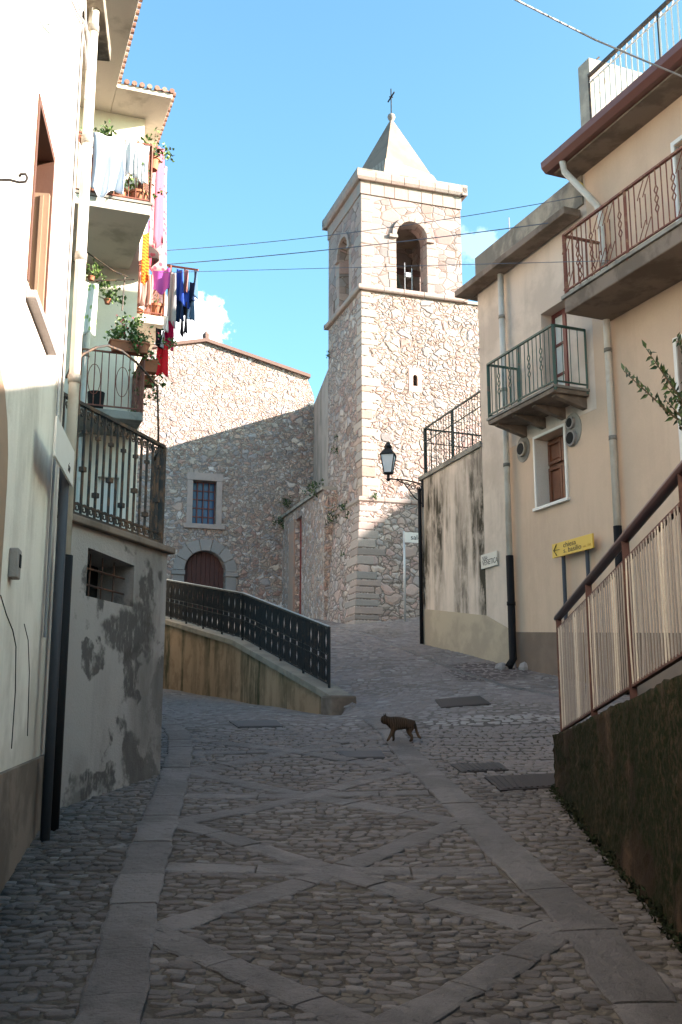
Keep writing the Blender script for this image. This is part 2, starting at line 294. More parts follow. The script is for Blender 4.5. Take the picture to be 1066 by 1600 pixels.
# ------------------------------------------------------------------ object helpers
class Thing:
    def __init__(s, name, label, cat, loc, group=None, kind=None):
        o = bpy.data.objects.new(name, None); COL.objects.link(o); o.location = tuple(float(x) for x in loc); o.empty_display_size = .2
        o['label'] = label; o['category'] = cat
        if group: o['group'] = group
        if kind: o['kind'] = kind
        s.o = o; s.loc = np.array(loc, float)
class MB:
    def __init__(s): s.v = []; s.f = []
    def add(s, vs, fs):
        b = len(s.v); s.v += [tuple(map(float, x)) for x in vs]; s.f += [tuple(b + i for i in f) for f in fs]; return s
    def hexa(s, p):  # 8 points: bottom 4, top 4
        return s.add(p, [(0, 3, 2, 1), (4, 5, 6, 7), (0, 1, 5, 4), (1, 2, 6, 5), (2, 3, 7, 6), (3, 0, 4, 7)])
    def box(s, fr, s0, s1, o0, o1, z0, z1):
        return s.hexa([fr.P(a, b, z) for z in (z0, z1) for a, b in ((s0, o0), (s1, o0), (s1, o1), (s0, o1))])
    def bar(s, a, b, w, h=None, up=(0, 0, 1)):
        """square bar from a to b"""
        a = Vector(a); b = Vector(b); d = (b - a).normalized(); u = Vector(up)
        if abs(d.dot(u)) > .95: u = Vector((.34, .94, 0))
        x = d.cross(u).normalized() * w / 2; y = x.cross(d).normalized() * (h or w) / 2
        return s.hexa([a - x - y, a + x - y, a + x + y, a - x + y, b - x - y, b + x - y, b + x + y, b - x + y])
    def tube(s, pts, r, n=8, caps=True):
        pts = [Vector(p) for p in pts]; N = len(pts); rs = r if isinstance(r, (list, tuple)) else [r] * N
        d0 = (pts[1] - pts[0]).normalized(); u = Vector((0, 0, 1)) if abs(d0.z) < .9 else Vector((1, 0, 0)); x = d0.cross(u).normalized()
        vs = []
        for i, p in enumerate(pts):
            d = (pts[min(i + 1, N - 1)] - pts[max(i - 1, 0)]).normalized(); x = (x - d * x.dot(d)).normalized(); y = d.cross(x)
            for k in range(n):
                a = 2 * math.pi * k / n; vs.append(p + (x * math.cos(a) + y * math.sin(a)) * rs[i])
        fs = [(i * n + k, i * n + (k + 1) % n, (i + 1) * n + (k + 1) % n, (i + 1) * n + k) for i in range(N - 1) for k in range(n)]
        if caps: fs += [tuple(range(n - 1, -1, -1)), tuple((N - 1) * n + k for k in range(n))]
        return s.add(vs, fs)
    def lathe(s, c, prof, n=16, a0=0.):
        vs = []
        for r, z in prof:
            for k in range(n):
                a = a0 + 2 * math.pi * k / n; vs.append((c[0] + r * math.cos(a), c[1] + r * math.sin(a), c[2] + z))
        N = len(prof); fs = [(i * n + k, i * n + (k + 1) % n, (i + 1) * n + (k + 1) % n, (i + 1) * n + k) for i in range(N - 1) for k in range(n)]
        fs += [tuple(range(n - 1, -1, -1)), tuple((N - 1) * n + k for k in range(n))]
        return s.add(vs, fs)
    def prism(s, fr, outer, o0, o1, holes=()):
        """polygon in (s,z) of a frame, with holes, extruded from o0 to o1"""
        loops = [outer] + list(holes); flat = [p for l in loops for p in l]
        tris = geometry.tessellate_polygon([[Vector((p[0], p[1], 0)) for p in l] for l in loops])
        n = len(flat); vs = [fr.P(p[0], o0, p[1]) for p in flat] + [fr.P(p[0], o1, p[1]) for p in flat]
        fs = [tuple(t) for t in tris] + [tuple(n + i for i in t) for t in tris]
        b = 0
        for l in loops:
            m = len(l); fs += [(b + i, b + (i + 1) % m, n + b + (i + 1) % m, n + b + i) for i in range(m)]; b += m
        return s.add(vs, fs)
    def plan(s, pts, z0, z1):
        """horizontal polygon (x,y) extruded"""
        n = len(pts); return s.add([(p[0], p[1], z0) for p in pts] + [(p[0], p[1], z1) for p in pts], [tuple(range(n - 1, -1, -1)), tuple(range(n, 2 * n))] + [(i, (i + 1) % n, n + (i + 1) % n, n + i) for i in range(n)])
    def build(s, name, mat, parent=None, smooth=False, bevel=0, root=None, recalc=True, label=None, **kw):
        """parent: Thing or (Thing, mesh object)"""
        th = parent[0] if isinstance(parent, tuple) else parent; po = parent[1] if isinstance(parent, tuple) else (th.o if th else None)
        off = th.loc if th else (np.array(root) if root is not None else np.zeros(3))
        me = bpy.data.meshes.new(name); me.from_pydata((np.array(s.v) - off).tolist(), [], s.f)
        if recalc and len(s.f) < 20000:
            bm = bmesh.new(); bm.from_mesh(me); bmesh.ops.recalc_face_normals(bm, faces=bm.faces); bm.to_mesh(me); bm.free()
        me.materials.append(M[mat] if isinstance(mat, str) else mat)
        if smooth: me.polygons.foreach_set('use_smooth', [True] * len(me.polygons))
        o = bpy.data.objects.new(name, me); COL.objects.link(o)
        if po: o.parent = po
        elif root is not None: o.location = tuple(off)
        if bevel:
            b = o.modifiers.new('bevel', 'BEVEL'); b.width = bevel; b.segments = 2; b.limit_method = 'ANGLE'
        if label: o['label'] = label
        for k, v in kw.items(): o[k] = v
        return o
def text_mesh(name, txt, fr, s0, z0, o, size, mat, thing, flip=1, slope=0, xs=1.):
    cu = bpy.data.curves.new(name, 'FONT'); cu.body = txt; cu.size = size; cu.extrude = .001; to = bpy.data.objects.new(name, cu); COL.objects.link(to)
    bpy.context.view_layer.update(); me = bpy.data.meshes.new_from_object(to.evaluated_get(bpy.context.evaluated_depsgraph_get()))
    bpy.data.objects.remove(to)
    for v in me.vertices:
        p = fr.P(s0 + flip * v.co.x * xs, o + v.co.z, z0 + v.co.y + slope * v.co.x) - thing.loc; v.co = Vector(p)
    me.materials.clear(); me.materials.append(M[mat]); ob = bpy.data.objects.new(name, me); COL.objects.link(ob); ob.parent = thing.o; return ob
def arc(cx, cz, r, a0, a1, n, ry=None):
    return [(cx + r * math.cos(R_(a0 + (a1 - a0) * i / n)), cz + (ry or r) * math.sin(R_(a0 + (a1 - a0) * i / n))) for i in range(n + 1)]
def leafclump(mb, pts, n, spread, size, elong=2.0, droop=0.):
    for _ in range(n):
        p = Vector(pts[rng.integers(len(pts))]) + Vector(rng.normal(0, spread, 3))
        d = Vector(rng.normal(0, 1, 3)); d.z += .3 - droop; d.normalize(); x = d.cross(Vector(rng.normal(0, 1, 3))).normalized()
        l = size * rng.uniform(.7, 1.3); wd = l / elong / 2; nn = d.cross(x) * l * .12
        mb.add([p, p + d * l * .45 + x * wd + nn, p + d * l, p + d * l * .45 - x * wd + nn, p + d * l * .5], [(0, 1, 4), (1, 2, 4), (2, 3, 4), (3, 0, 4)])
def lp(a, b, t): return np.array(a) * (1 - t) + np.array(b) * t

# ------------------------------------------------------------------ GROUND
FR = Fr(at(790, 1037, 17.3), -22.5, -1)                 # right-hand houses
wl_pts = [at(521, 1088, 14.6), at(498, 1074, 15.0), at(366, 1000, 19.0), at(256, 967, 23.0)]
wl_pts.append(wl_pts[-1] + (wl_pts[-1] - wl_pts[-2]) * 1.2)
near = [(x, y, .13 * y) for y in (-4, 0, 4, 7, 9.5, 11.5) for x in (-4, -1.5, 1.5, 4)]
PA = near + [tuple(at(262, 1080, 22)), tuple(at(400, 1098, 18.3)), tuple(at(505, 1116, 14.8)), tuple(at(270, 1120, 14.5)), (-7, 22, 2.4), (-7, 14, 1.8), (-9, 30, 3.0), (-1.2, 13, 1.66)]
PB = near + [tuple(FR.hit(663, 1005)), tuple(FR.hit(790, 1037)), tuple(FR.hit(880, 1058)), tuple(at(567, 975, 28)), tuple(at(660, 962, 28.3)), (-.6, 31, 4.8), (-3, 36, 5.5), (2.5, 36, 5.6),
     tuple(wl_pts[0] - [0, 0, .13]), tuple(wl_pts[2] - [0, 0, .1]), tuple(wl_pts[3] - [0, 0, .1]), (-7, 30, 4.9), (5, 12.5, 1.75), (7, 16, 2.4), (5, 24, 4.0), (.4, 12.6, 1.66), (1.6, 13.2, 1.83)]
def tps(P):
    P = np.array(P, float); n = len(P); d = np.linalg.norm(P[:, None, :2] - P[None, :, :2], axis=2)
    K = np.where(d > 0, d * d * np.log(d + 1e-9), 0) + np.eye(n) * .02; A = np.zeros((n + 3, n + 3)); A[:n, :n] = K; A[:n, n] = 1; A[:n, n + 1:] = P[:, :2]; A[n:, :n] = A[:n, n:].T
    c = np.linalg.solve(A, np.r_[P[:, 2], 0, 0, 0])
    def f(x, y):
        x = np.asarray(x, float); y = np.asarray(y, float); o = c[n] + c[n + 1] * x + c[n + 2] * y
        for i in range(n):
            r = np.hypot(x - P[i, 0], y - P[i, 1]); o = o + c[i] * r * r * np.log(r + 1e-9)
        return o
    return f
fA = tps(PA); fB = tps(PB)
ly = np.array([p[1] for p in wl_pts]); lx = np.array([p[0] for p in wl_pts])
def ground(x, y):
    x = np.clip(np.asarray(x, float), -7, 7); y = np.clip(np.asarray(y, float), -10, 36)
    xl = np.interp(y, ly, lx) + .2; wd = np.where(y < ly[0], .12 + (ly[0] - y) * .8, .12)
    t = np.clip((x - xl) / wd + .5, 0, 1); t = t * t * (3 - 2 * t); a = fA(x, y); b = fB(x, y)
    und = .012 * np.sin(x * 2.1 + y * .7) + .008 * np.sin(y * 1.9 - x)
    lin = .13 * y; k = np.clip((y - 9) / 2.5, 0, 1)
    return (a * (1 - t) + b * t) * k + lin * (1 - k) + und
def gz(x, y): return float(ground(x, y))
xs = np.r_[-120, -60, -30, -15, np.arange(-7, 7.01, .1), 15, 30, 60, 120]; ys = np.r_[-120, -50, -20, -8, -3, np.arange(0, 36.01, .12), 45, 70, 120]
X, Y = np.meshgrid(xs, ys); Z = ground(X, Y)
nx, ny = len(xs), len(ys); g = MB(); g.v = list(map(tuple, np.stack([X.ravel(), Y.ravel(), Z.ravel()], 1).tolist()))
g.f = [(j * nx + i, j * nx + i + 1, (j + 1) * nx + i + 1, (j + 1) * nx + i) for j in range(ny - 1) for i in range(nx - 1)]
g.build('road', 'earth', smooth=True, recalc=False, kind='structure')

# paving strips: curbs and the lattice of slabs
def gp(u, v):
    r = ray(u, v); t = CH / (.13 * r[1] - r[2]); return C0 + r * t
def strip(mb, pts, wd, seg, h=.026, gap=.007, wob=.004):
    pts = [np.array(p[:2]) for p in pts]; L = [0]
    for a, b in zip(pts, pts[1:]): L.append(L[-1] + np.linalg.norm(b - a))
    def ev(t):
        i = min(max(np.searchsorted(L, t) - 1, 0), len(pts) - 2); k = (t - L[i]) / (L[i + 1] - L[i]); return pts[i] * (1 - k) + pts[i + 1] * k
    s = 0
    while s < L[-1] - .05:
        e = min(s + seg * rng.uniform(.75, 1.3), L[-1]); dz = rng.uniform(-wob, wob); n = max(2, int((e - s) / .07) + 1); rows = []
        for i in range(n):
            t = s + gap + (e - s - 2 * gap) * i / (n - 1); p = ev(t); d = ev(min(t + .15, L[-1])) - ev(max(t - .15, 0)); d /= np.linalg.norm(d); q = np.array([d[1], -d[0]])
            w2 = wd / 2 + rng.normal(0, .0055) + .006 * math.sin(t * 9)
            row = []
            for o, dzz in ((-w2, -.05), (-w2 - .0, -.006), (-w2 + .012, 0), (0, .002), (w2 - .012, 0), (w2, -.006), (w2, -.05)):
                c = p + q * o; row.append((c[0], c[1], gz(c[0], c[1]) + h + dz + dzz))
            rows.append(row)
        vs = [v for r in rows for v in r]; m = 7; fs = [(i * m + k, (i + 1) * m + k, (i + 1) * m + k + 1, i * m + k + 1) for i in range(n - 1) for k in range(m - 1)]
        fs += [tuple(range(m)), tuple((n - 1) * m + k for k in range(m - 1, -1, -1))]
        mb.add(vs, fs); s = e
    return pts
curbL = [gp(120, 1700), gp(172, 1600), gp(213, 1400), gp(245, 1300), gp(268, 1232), gp(282, 1175), gp(281, 1150)]
q = [at(272, 1137, 12.6), at(258, 1131, 13.2), at(235, 1128, 13.8)]
curbL += q
curbR = [gp(1130, 1700), gp(1030, 1600), gp(916, 1450), gp(862, 1400), gp(755, 1300), gp(672, 1215), gp(632, 1175), at(612, 1155, 12.0), at(585, 1130, 13.2)]
sb = MB(); SL = []
SL.append((strip(sb, curbL, .25, .62, h=.024), .125)); SL.append((strip(sb, curbR, .26, .75, h=.017), .13))
sb.build('kerb_paving', 'slab', smooth=False, kind='structure')
sb = MB()
def xl_(y): return np.interp(y, [p[1] for p in curbL[:8]], [p[0] for p in curbL[:8]]) + .12
def xr_(y): return np.interp(y, [p[1] for p in curbR], [p[0] for p in curbR]) - .14
ap = [2.95, 5.17, 7.42, 9.55, 11.7]
for i in range(len(ap) - 1):
    a0, a1 = ap[i], ap[i + 1]; A0 = (xl_(a0), a0); A1 = (xl_(a1), a1); B0 = (xr_(a0), a0); B1 = (xr_(a1), a1); mid = (a0 + a1) / 2
    SL.append((strip(sb, [A0, B1], .18, .5, h=.014), .09)); SL.append((strip(sb, [A1, B0], .18, .5, h=.0155), .09))
    SL.append((strip(sb, [(xl_(mid), mid), (xr_(mid), mid)], .17, .5, h=.0125), .1))
sb.build('lattice_paving', 'slab', smooth=False, kind='structure')

# cobbles: one mesh of separate rounded stones
def seg_dist(px, py, pts):
    d = np.full(px.shape, 9.)
    for a, b in zip(pts, pts[1:]):
        ab = b - a; t = np.clip(((px - a[0]) * ab[0] + (py - a[1]) * ab[1]) / (ab @ ab), 0, 1); d = np.minimum(d, np.hypot(px - a[0] - ab[0] * t, py - a[1] - ab[1] * t))
    return d
def cobbles(name, x0, x1, y0, y1, rs, wmin, wmax, K, hgt, keep, rot=0, mat='cobble'):
    cx = []; cy = []; hw = []; hh = []; y = y0
    while y < y1:
        rh = rs * rng.uniform(.62, 1.35); x = x0 + rng.uniform(0, .1); ph = rng.uniform(0, 6)
        while x < x1:
            wd = rng.uniform(wmin, wmax) * (1 if rng.random() > .18 else 1.6); cx.append(x + wd / 2); cy.append(y + rh / 2 + .035 * math.sin(x * 1.7 + ph) + rng.normal(0, rs * .16)); hw.append(wd / 2); hh.append(rh / 2); x += wd
        y += rh
    cx, cy, hw, hh = map(np.array, (cx, cy, hw, hh)); m = keep(cx, cy); cx, cy, hw, hh = cx[m], cy[m], hw[m], hh[m]; n = len(cx)
    th = np.linspace(0, 2 * np.pi, K, endpoint=False)[None] + rng.normal(0, .10, (n, K)); pw = rng.uniform(.36, .72, (n, 1))
    ex = np.sign(np.cos(th)) * np.abs(np.cos(th)) ** pw; ey = np.sign(np.sin(th)) * np.abs(np.sin(th)) ** pw
    rr = rng.uniform(.74, 1.08, (n, K)); ang = rng.normal(rot, .17, n)[:, None]
    bx = ex * rr * hw[:, None] * .97; by = ey * rr * hh[:, None] * .97; px = bx * np.cos(ang) - by * np.sin(ang); py = bx * np.sin(ang) + by * np.cos(ang)
    hz_ = rng.uniform(.15, 1., n) * hgt; tx = rng.normal(0, .05, n); ty = rng.normal(0, .05, n); gzc = ground(cx, cy)
    ex_ = .02; gx = (ground(cx + ex_, cy) - gzc) / ex_; gy = (ground(cx, cy + ex_) - gzc) / ex_
    V = []
    for sc, dz in ((1., -.02), (.95, .72), (.80, .98)):
        qx = px * sc; qy = py * sc; z = gzc[:, None] + (gx + tx)[:, None] * qx + (gy + ty)[:, None] * qy + (hz_[:, None] * dz if dz > 0 else dz); V.append(np.stack([cx[:, None] + qx, cy[:, None] + qy, z], 2))
    V = np.concatenate(V + [np.stack([cx, cy, gzc + hz_], 1)[:, None]], 1); per = 3 * K + 1; F = []
    for r in range(2):
        for k in range(K): F.append((r * K + k, r * K + (k + 1) % K, (r + 1) * K + (k + 1) % K, (r + 1) * K + k))
    T = [(2 * K + k, 2 * K + (k + 1) % K, 3 * K) for k in range(K)]
    mb = MB(); mb.v = V.reshape(-1, 3).tolist(); mb.f = [tuple(b + i for i in f) for b in range(0, n * per, per) for f in F + T]
    return mb.build(name, mat, smooth=True, recalc=False, kind='structure')
GA = Fr(at(62, 1290, 7.4), -8, 1)
GL = Fr(at(250, 1212, 9.35), 18.9, 1)
def keep_near(x, y):
    m = np.ones(x.shape, bool)
    for pts, hw_ in SL: m &= seg_dist(x, y, pts) > hw_ - .015
    return m
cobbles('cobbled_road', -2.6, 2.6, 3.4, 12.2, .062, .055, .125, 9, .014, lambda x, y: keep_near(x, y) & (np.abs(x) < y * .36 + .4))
def keep_far(x, y):
    return (np.abs(x) < y * .3 + .3) & (seg_dist(x, y, [np.array(p[:2]) for p in wl_pts]) > .2) & keep_near(x, y)
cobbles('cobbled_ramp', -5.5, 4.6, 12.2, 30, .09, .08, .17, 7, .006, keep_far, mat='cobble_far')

# worn granite setts in a line up the middle of the ramp
sb = MB(); strip(sb, [at(875, 1110, 14.2), at(800, 1089, 15), at(650, 1040, 18.5), at(519, 986, 24)], .12, .6, h=.012)
sb.build('ramp_paving', 'slab', kind='structure')

# manhole covers
def cover(label, P, uvs, mat, Dv, grid=True):
    c = np.mean([gp(*a) if Dv is None else at(a[0], a[1], Dv[i]) for i, a in enumerate(uvs)], 0)
    t = Thing('manhole_cover', label, 'manhole cover', (c[0], c[1], gz(c[0], c[1]) + .03), 'metal covers set in the paving')
    pts = [gp(*a) if Dv is None else at(a[0], a[1], Dv[i]) for i, a in enumerate(uvs)]
    b = MB(); b.add([(p[0], p[1], gz(p[0], p[1]) + dz) for dz in (0, .018) for p in pts], [(0, 3, 2, 1), (4, 5, 6, 7), (0, 1, 5, 4), (1, 2, 6, 5), (2, 3, 7, 6), (3, 0, 4, 7)]); b.build('frame', mat, t)
    b = MB(); c2 = np.mean(pts, 0)
    q = [lp(p, c2, .1) for p in pts]
    b.add([(p[0], p[1], gz(p[0], p[1]) + dz) for dz in (.01, .0205) for p in q], [(0, 3, 2, 1), (4, 5, 6, 7), (0, 1, 5, 4), (1, 2, 6, 5), (2, 3, 7, 6), (3, 0, 4, 7)]); lid = b.build('lid', mat, t)
    if grid:
        b = MB()
        for i in range(1, 9):
            a_ = lp(q[0], q[1], i / 9); b_ = lp(q[3], q[2], i / 9); b.bar((a_[0], a_[1], gz(*a_[:2]) + .022), (b_[0], b_[1], gz(*b_[:2]) + .022), .02, .006)
        b.build('tread', mat, (t, lid))
    return t
M['covermetal'] = m_plain('cover_iron', (.022, .021, .023), .5, .2, 20)
M['coverdark'] = m_plain('cover_rusty', (.022, .016, .015), .6, .3, 12)
M['coverstone'] = m_plain('cover_grey', (.045, .043, .045), .6, .2, 12)
cover('large dark iron cover beside the foot of the mossy wall', None, [(782, 1241), (872, 1233), (872, 1208), (757, 1217)], 'coverdark', None)
cover('middle sized dark grey cover left of the large cover', None, [(722, 1209), (795, 1203), (780, 1191), (703, 1196)], 'covermetal', None)
cover('pale grey cover in the paving just below the cat', None, [(540, 1189), (602, 1188), (596, 1178), (524, 1179)], 'coverstone', None, False)
cover('thin reddish cover on the ramp to the right of the cat', None, [(690, 1117), (768, 1113), (750, 1107), (680, 1110)], 'coverdark', (13.6, 13.6, 14.3, 14.3), False)
cover('dark cover in front of the stained parapet wall on the left lane', None, [(372, 1139), (442, 1138), (432, 1132), (358, 1133)], 'coverstone', (12.6, 12.6, 13.3, 13.3), False)

# ------------------------------------------------------------------ BELL TOWER
T0 = at(567, 975, 28); TF = Fr(T0, 72, 1); TL = Fr(T0, -18, -1)
TWf, _ = TF.sz(723, 470); TWl = TWf
def tz(v): return float(TF.hit(566, v)[2])
z_base = gz(T0[0], T0[1]); z_s1 = tz(780); z_s2 = tz(447); z_fr = tz(303); z_co = tz(283); z_top = tz(268); z_ap = 0
tt = Thing('bell_tower', 'square rubble stone bell tower with pointed spire rising behind the lane', 'bell tower', (T0[0], T0[1], z_base))
ctr = TF.p[:2] + TF.d[:2] * TWf / 2 - TF.n[:2] * TWf / 2
CF = lambda s, o: TF.P(s, o, 0)[:2]
def sq(mb, inset0, z0, inset1, z1):
    """square frustum around the tower plan; positive inset = outwards"""
    r = []
    for e, z in ((inset0, z0), (inset1, z1)):
        r += [tuple(TF.P(s, o, z)) for s, o in ((-e, e), (TWf + e, e), (TWf + e, -TWf - e), (-e, -TWf - e))]
    return mb.hexa(r)
b = MB(); sq(b, .0, z_s1 - .1, 0, z_s2)
# slit window cut as recess: front face built as prism with a hole
sw = [TF.sz(u, v) for u, v in ((646, 603), (652, 586))]
scx = sw[0][0] + (sw[1][0] - sw[0][0]) / 2; zb_, zt_ = sw[0][1], sw[1][1]
b = MB(); slot = [(scx - .07, zb_), (scx + .07, zb_)] + [(scx + .07 * math.cos(R_(a)), zt_ - .07 + .07 * math.sin(R_(a))) for a in (0, 45, 90, 135, 180)]
slot = slot[:2] + slot[2:]
SW = TWf + .95
b.prism(TF, [(0, z_s1 - .1), (SW, z_s1 - .1), (SW, z_s2 - .13), (0, z_s2 - .13)], 0, -.5, [slot])
b.box(TF, 0, SW, -.5, -TWf, z_s1 - .1, z_s2 - .13)
b.build('shaft', 'rubble', tt)
b = MB(); sq(b, .42, z_base - 1.2, .1, z_s1 - .02); b.box(TF, TWf + .2, TWf + .95, 0, -TWf, z_base - 1.2, z_s1 - .11); b.build('base', 'rubble_low', tt)
b = MB(); b.box(TF, TWf + .125, TWf + 1.0, .05, -TWf, z_s2 - .128, z_s2 - .04); b.build('ledge', 'concrete', tt)
# window stone and slot
b = MB(); ring = [(scx - .2, zb_ - .18), (scx + .2, zb_ - .18), (scx + .2, zt_ + .2), (scx - .2, zt_ + .2)]
b.prism(TF, ring, .012, -.2, [slot]); wf = b.build('window_frame', 'pinkstone', tt)
# quoins of the shaft, two faces each
def quoins(name, fr_f, fr_l, s_at, z0, z1, hmin, hmax, lmin, lmax, pr, mat, inset=lambda z: 0., every=1.):
    b = MB(); z = z0; k = 0
    while z < z1 - .05:
        h = min(rng.uniform(hmin, hmax), z1 - z); lf = rng.uniform(lmin, lmax) * (1.25 if k % 2 else .75); ll = rng.uniform(lmin, lmax) * (.75 if k % 2 else 1.25); e = inset(z) + pr * rng.uniform(.6, 1.3)
        if rng.random() < every: b.hexa([fr_f.P(-a_ if c < 1 else lf, o, zz) for zz in (z + .012, z + h - .012) for a_, c, o in ((e, 0, e), (e, 1, e), (e, 1, -.2), (e, 0, -ll))])
        z += h; k += 1
    return b.build(name, mat, tt, bevel=.02)
quoins('quoin', TF, TL, 0, z_s1 + .05, z_s2 - .02, .16, .34, .25, .6, .018, 'quoin')
M['quoin_low'] = m_block('base_quoin_stone', [(.33, .29, .27), (.36, .29, .26), (.29, .27, .255), (.38, .33, .30), (.27, .23, .21)])
quoins('quoin', TF, TL, 0, z_base - .3, z_s1 - .12, .13, .27, .22, .5, .016, 'quoin_low', every=.85, inset=lambda z: .42 - (.32) * (z - (z_base - 1.2)) / (z_s1 - z_base + 1.2) + .0)
# right corner quoins of the belfry handled in the ashlar; string courses
def course(name, z0, z1, e, mat, seg=.5, round_=True):
    b = MB()
    # front and left mouldings as rounded bars broken into stones
    zc = (z0 + z1) / 2; hh = (z1 - z0) / 2
    prof = [(-.1, z0), (e * .75, z0), (e, z0 + hh * .5), (e, zc + hh * .5), (e * .8, z1), (-.1, z1)]
    for fr, sgn in ((TF, 1), (TL, 1)):
        s = 0.; L = TWf
        first = True
        while s < L - .02:
            e1 = min(s + seg * rng.uniform(.8, 1.25), L)
            if L - e1 < seg * .3: e1 = L
            sa = s + (0 if first else .006); sb_ = e1 - .006
            ea = -1 if first else 0; eb = 1 if e1 >= L else 0
            vs = []
            for ss, ex in ((sa, ea), (sb_, eb)):
                for o, z in prof: vs.append(fr.P(ss + ex * max(o, 0), o, z))
            n = len(prof); b.add(vs, [tuple(range(n)), tuple(range(2 * n - 1, n - 1, -1))] + [(i, i + n, (i + 1) % n + n, (i + 1) % n) for i in range(n)])
            s = e1; first = False
    for (s0, s1, o0, o1) in ((TWf, TWf + e, e, -TWf - e), (-e, TWf + e, -TWf, -TWf - e)): b.box(TF, s0, s1, o0, o1, z0, z1)
    return b.build(name, mat, tt, bevel=.006)
course('string_course', z_s1 - .09, z_s1 + .06, .15, 'dressed', .7)
course('string_course', z_s2 - .12, z_s2 + .03, .12, 'dressed', .6)
# belfry with four arched openings
bz0 = z_s2 + .03; bz1 = z_fr
ap_l, ap_zb = TF.sz(619, 450); ap_r, _ = TF.sz(672, 458); _, ap_zt = TF.sz(645, 348); ap_zs = TF.sz(670, 385)[1]
aw = (ap_r - ap_l) / 2; ac = TWf / 2 - .02 if abs((ap_l + ap_r) / 2 - TWf / 2) < .15 else (ap_l + ap_r) / 2
ar = .48; aw = ar; zspr = ap_zt - ar
def opening(c, w, z0, zs, k=0): return [(c - w, z0), (c + w, z0)] + arc(c, zs, w, 0, 180, 12)
op = opening(ac, aw, bz0 + .02, zspr)
b = MB(); WT = .5
outer = [(0, bz0 - .1), (TWf, bz0 - .1), (TWf, bz1), (0, bz1)]
b.prism(TF, outer, 0, -WT, [op])
TBk = Fr(TF.P(0, -TWf, 0), 72, 1); b.prism(TBk, outer, 0, WT, [op])
TRt = Fr(TF.P(TWf, 0, 0), -18, -1)
oc = [(WT, bz0 - .1), (TWf - WT, bz0 - .1), (TWf - WT, bz1), (WT, bz1)]
opl = opening(TWf / 2, aw * .95, bz0 + .02, zspr)
b.prism(TL, oc, 0, -WT, [opl]); b.prism(TRt, oc, 0, WT, [opl])
b.build('belfry', 'ashlar', tt)
b = MB(); b.box(TF, .1, TWf - .1, -.1, -TWf + .1, bz0 - .2, bz0 - .003); b.build('floor', 'concrete_dark', tt)
b = MB(); b.box(TF, .1, TWf - .1, -.1, -TWf + .1, bz1 - .15, bz1 - .003); b.build('ceiling', 'concrete_dark', tt)
# arch hood stones with imposts
for fr, c in ((TF, ac), (TL, TWf / 2)):
    b = MB(); n = 9
    for i in range(n):
        a0 = 180 * i / n + .7; a1 = 180 * (i + 1) / n - .7
        o_ = arc(c, zspr, aw + .13, a0, a1, 3); i_ = arc(c, zspr, aw - .004, a1, a0, 3); b.prism(fr, o_ + i_, .07, -.1)
    for sg in (-1, 1):
        b.box(fr, c + sg * (aw - .03), c + sg * (aw + .22), -.15, .085, zspr - .1, zspr - .005)
    b.build('arch_moulding', 'dressed', tt, bevel=.01)
    for sg in (-1, 1):
        b = MB(); z = bz0
        while z < zspr - .12:
            h = min(rng.uniform(.2, .34), zspr - .11 - z)
            wd_ = rng.uniform(.16, .4); b.box(fr, c + sg * (aw - .002), c + sg * (aw + wd_), -.3, .012, z + .008, z + h - .008)
            z += h
        b.build('jamb', 'dressed', tt, bevel=.01)
quoins('quoin', TF, TL, 0, bz0 + .01, bz1, .25, .4, .25, .5, .012, 'dressed')
# frieze of blocks, cornice
b = MB()
for fr in (TF, TL):
    s = -.03
    while s < TWf:
        e1 = min(s + rng.uniform(.3, .44), TWf + .03)
        if TWf - e1 < .15: e1 = TWf + .03
        b.box(fr, s + .005, e1 - .005, -.2, .035, z_fr + .005, z_co); s = e1
b.build('frieze', 'dressed', tt, bevel=.008)
b = MB(); sq(b, .0, z_fr - .02, 0, z_co + .1); b.build('wall_top', 'ashlar', tt)
course('cornice', z_co, z_top + .02, .17, 'dressed', .42)
b = MB(); sq(b, .16, z_top - .05, .16, z_top + .018); b.build('roof_slab', 'concrete', tt)
# spire
apx = at(607, 182, 1); rr_ = ray(607, 190); cc = np.array([ctr[0], ctr[1]]); z_ap = CH + rr_[2] / rr_[1] * cc[1] * 1.0
sph = .08
hb_ = 1.22; ra = R_(72 - 16)
def spq(r, z): return [(cc[0] + r * 1.4142 * math.sin(ra + R_(45 + 90 * k)), cc[1] + r * 1.4142 * math.cos(ra + R_(45 + 90 * k)), z) for k in range(4)]
b = MB(); b.hexa(spq(hb_, z_top) + spq(.05, z_ap)); b.build('spire', 'spire', tt)
b = MB(); b.hexa(spq(hb_ + .035, z_top + .018) + spq(hb_ + .03 - (hb_ - .05) * .86 / (z_ap - z_top), z_top + .86)); b.build('spire_foot', 'brickfoot', tt)
b = MB(); b.lathe((cc[0], cc[1], z_ap), [(.09, -.12), (.06, .0), (.07, .04), (.10, .08), (.125, .15), (.11, .22), (.06, .26), (.0, .27)], 14); b.build('finial', 'dressed', tt, smooth=True)
b = MB(); zc_ = z_ap + .3; cr = Vector((cc[0], cc[1], zc_)); b.bar(cr - Vector((0, 0, .05)), cr + Vector((0, 0, .85)), .028)
dx = Vector(TF.d) ; b.bar(cr + Vector((0, 0, .56)) - Vector(TL.d) * .28 , cr + Vector((0, 0, .56)) + Vector(TL.d) * .28, .035); b.bar(cr + Vector((0, 0, .56)) - dx * .06, cr + Vector((0, 0, .56)) + dx * .06, .03); b.build('cross', 'iron', tt)
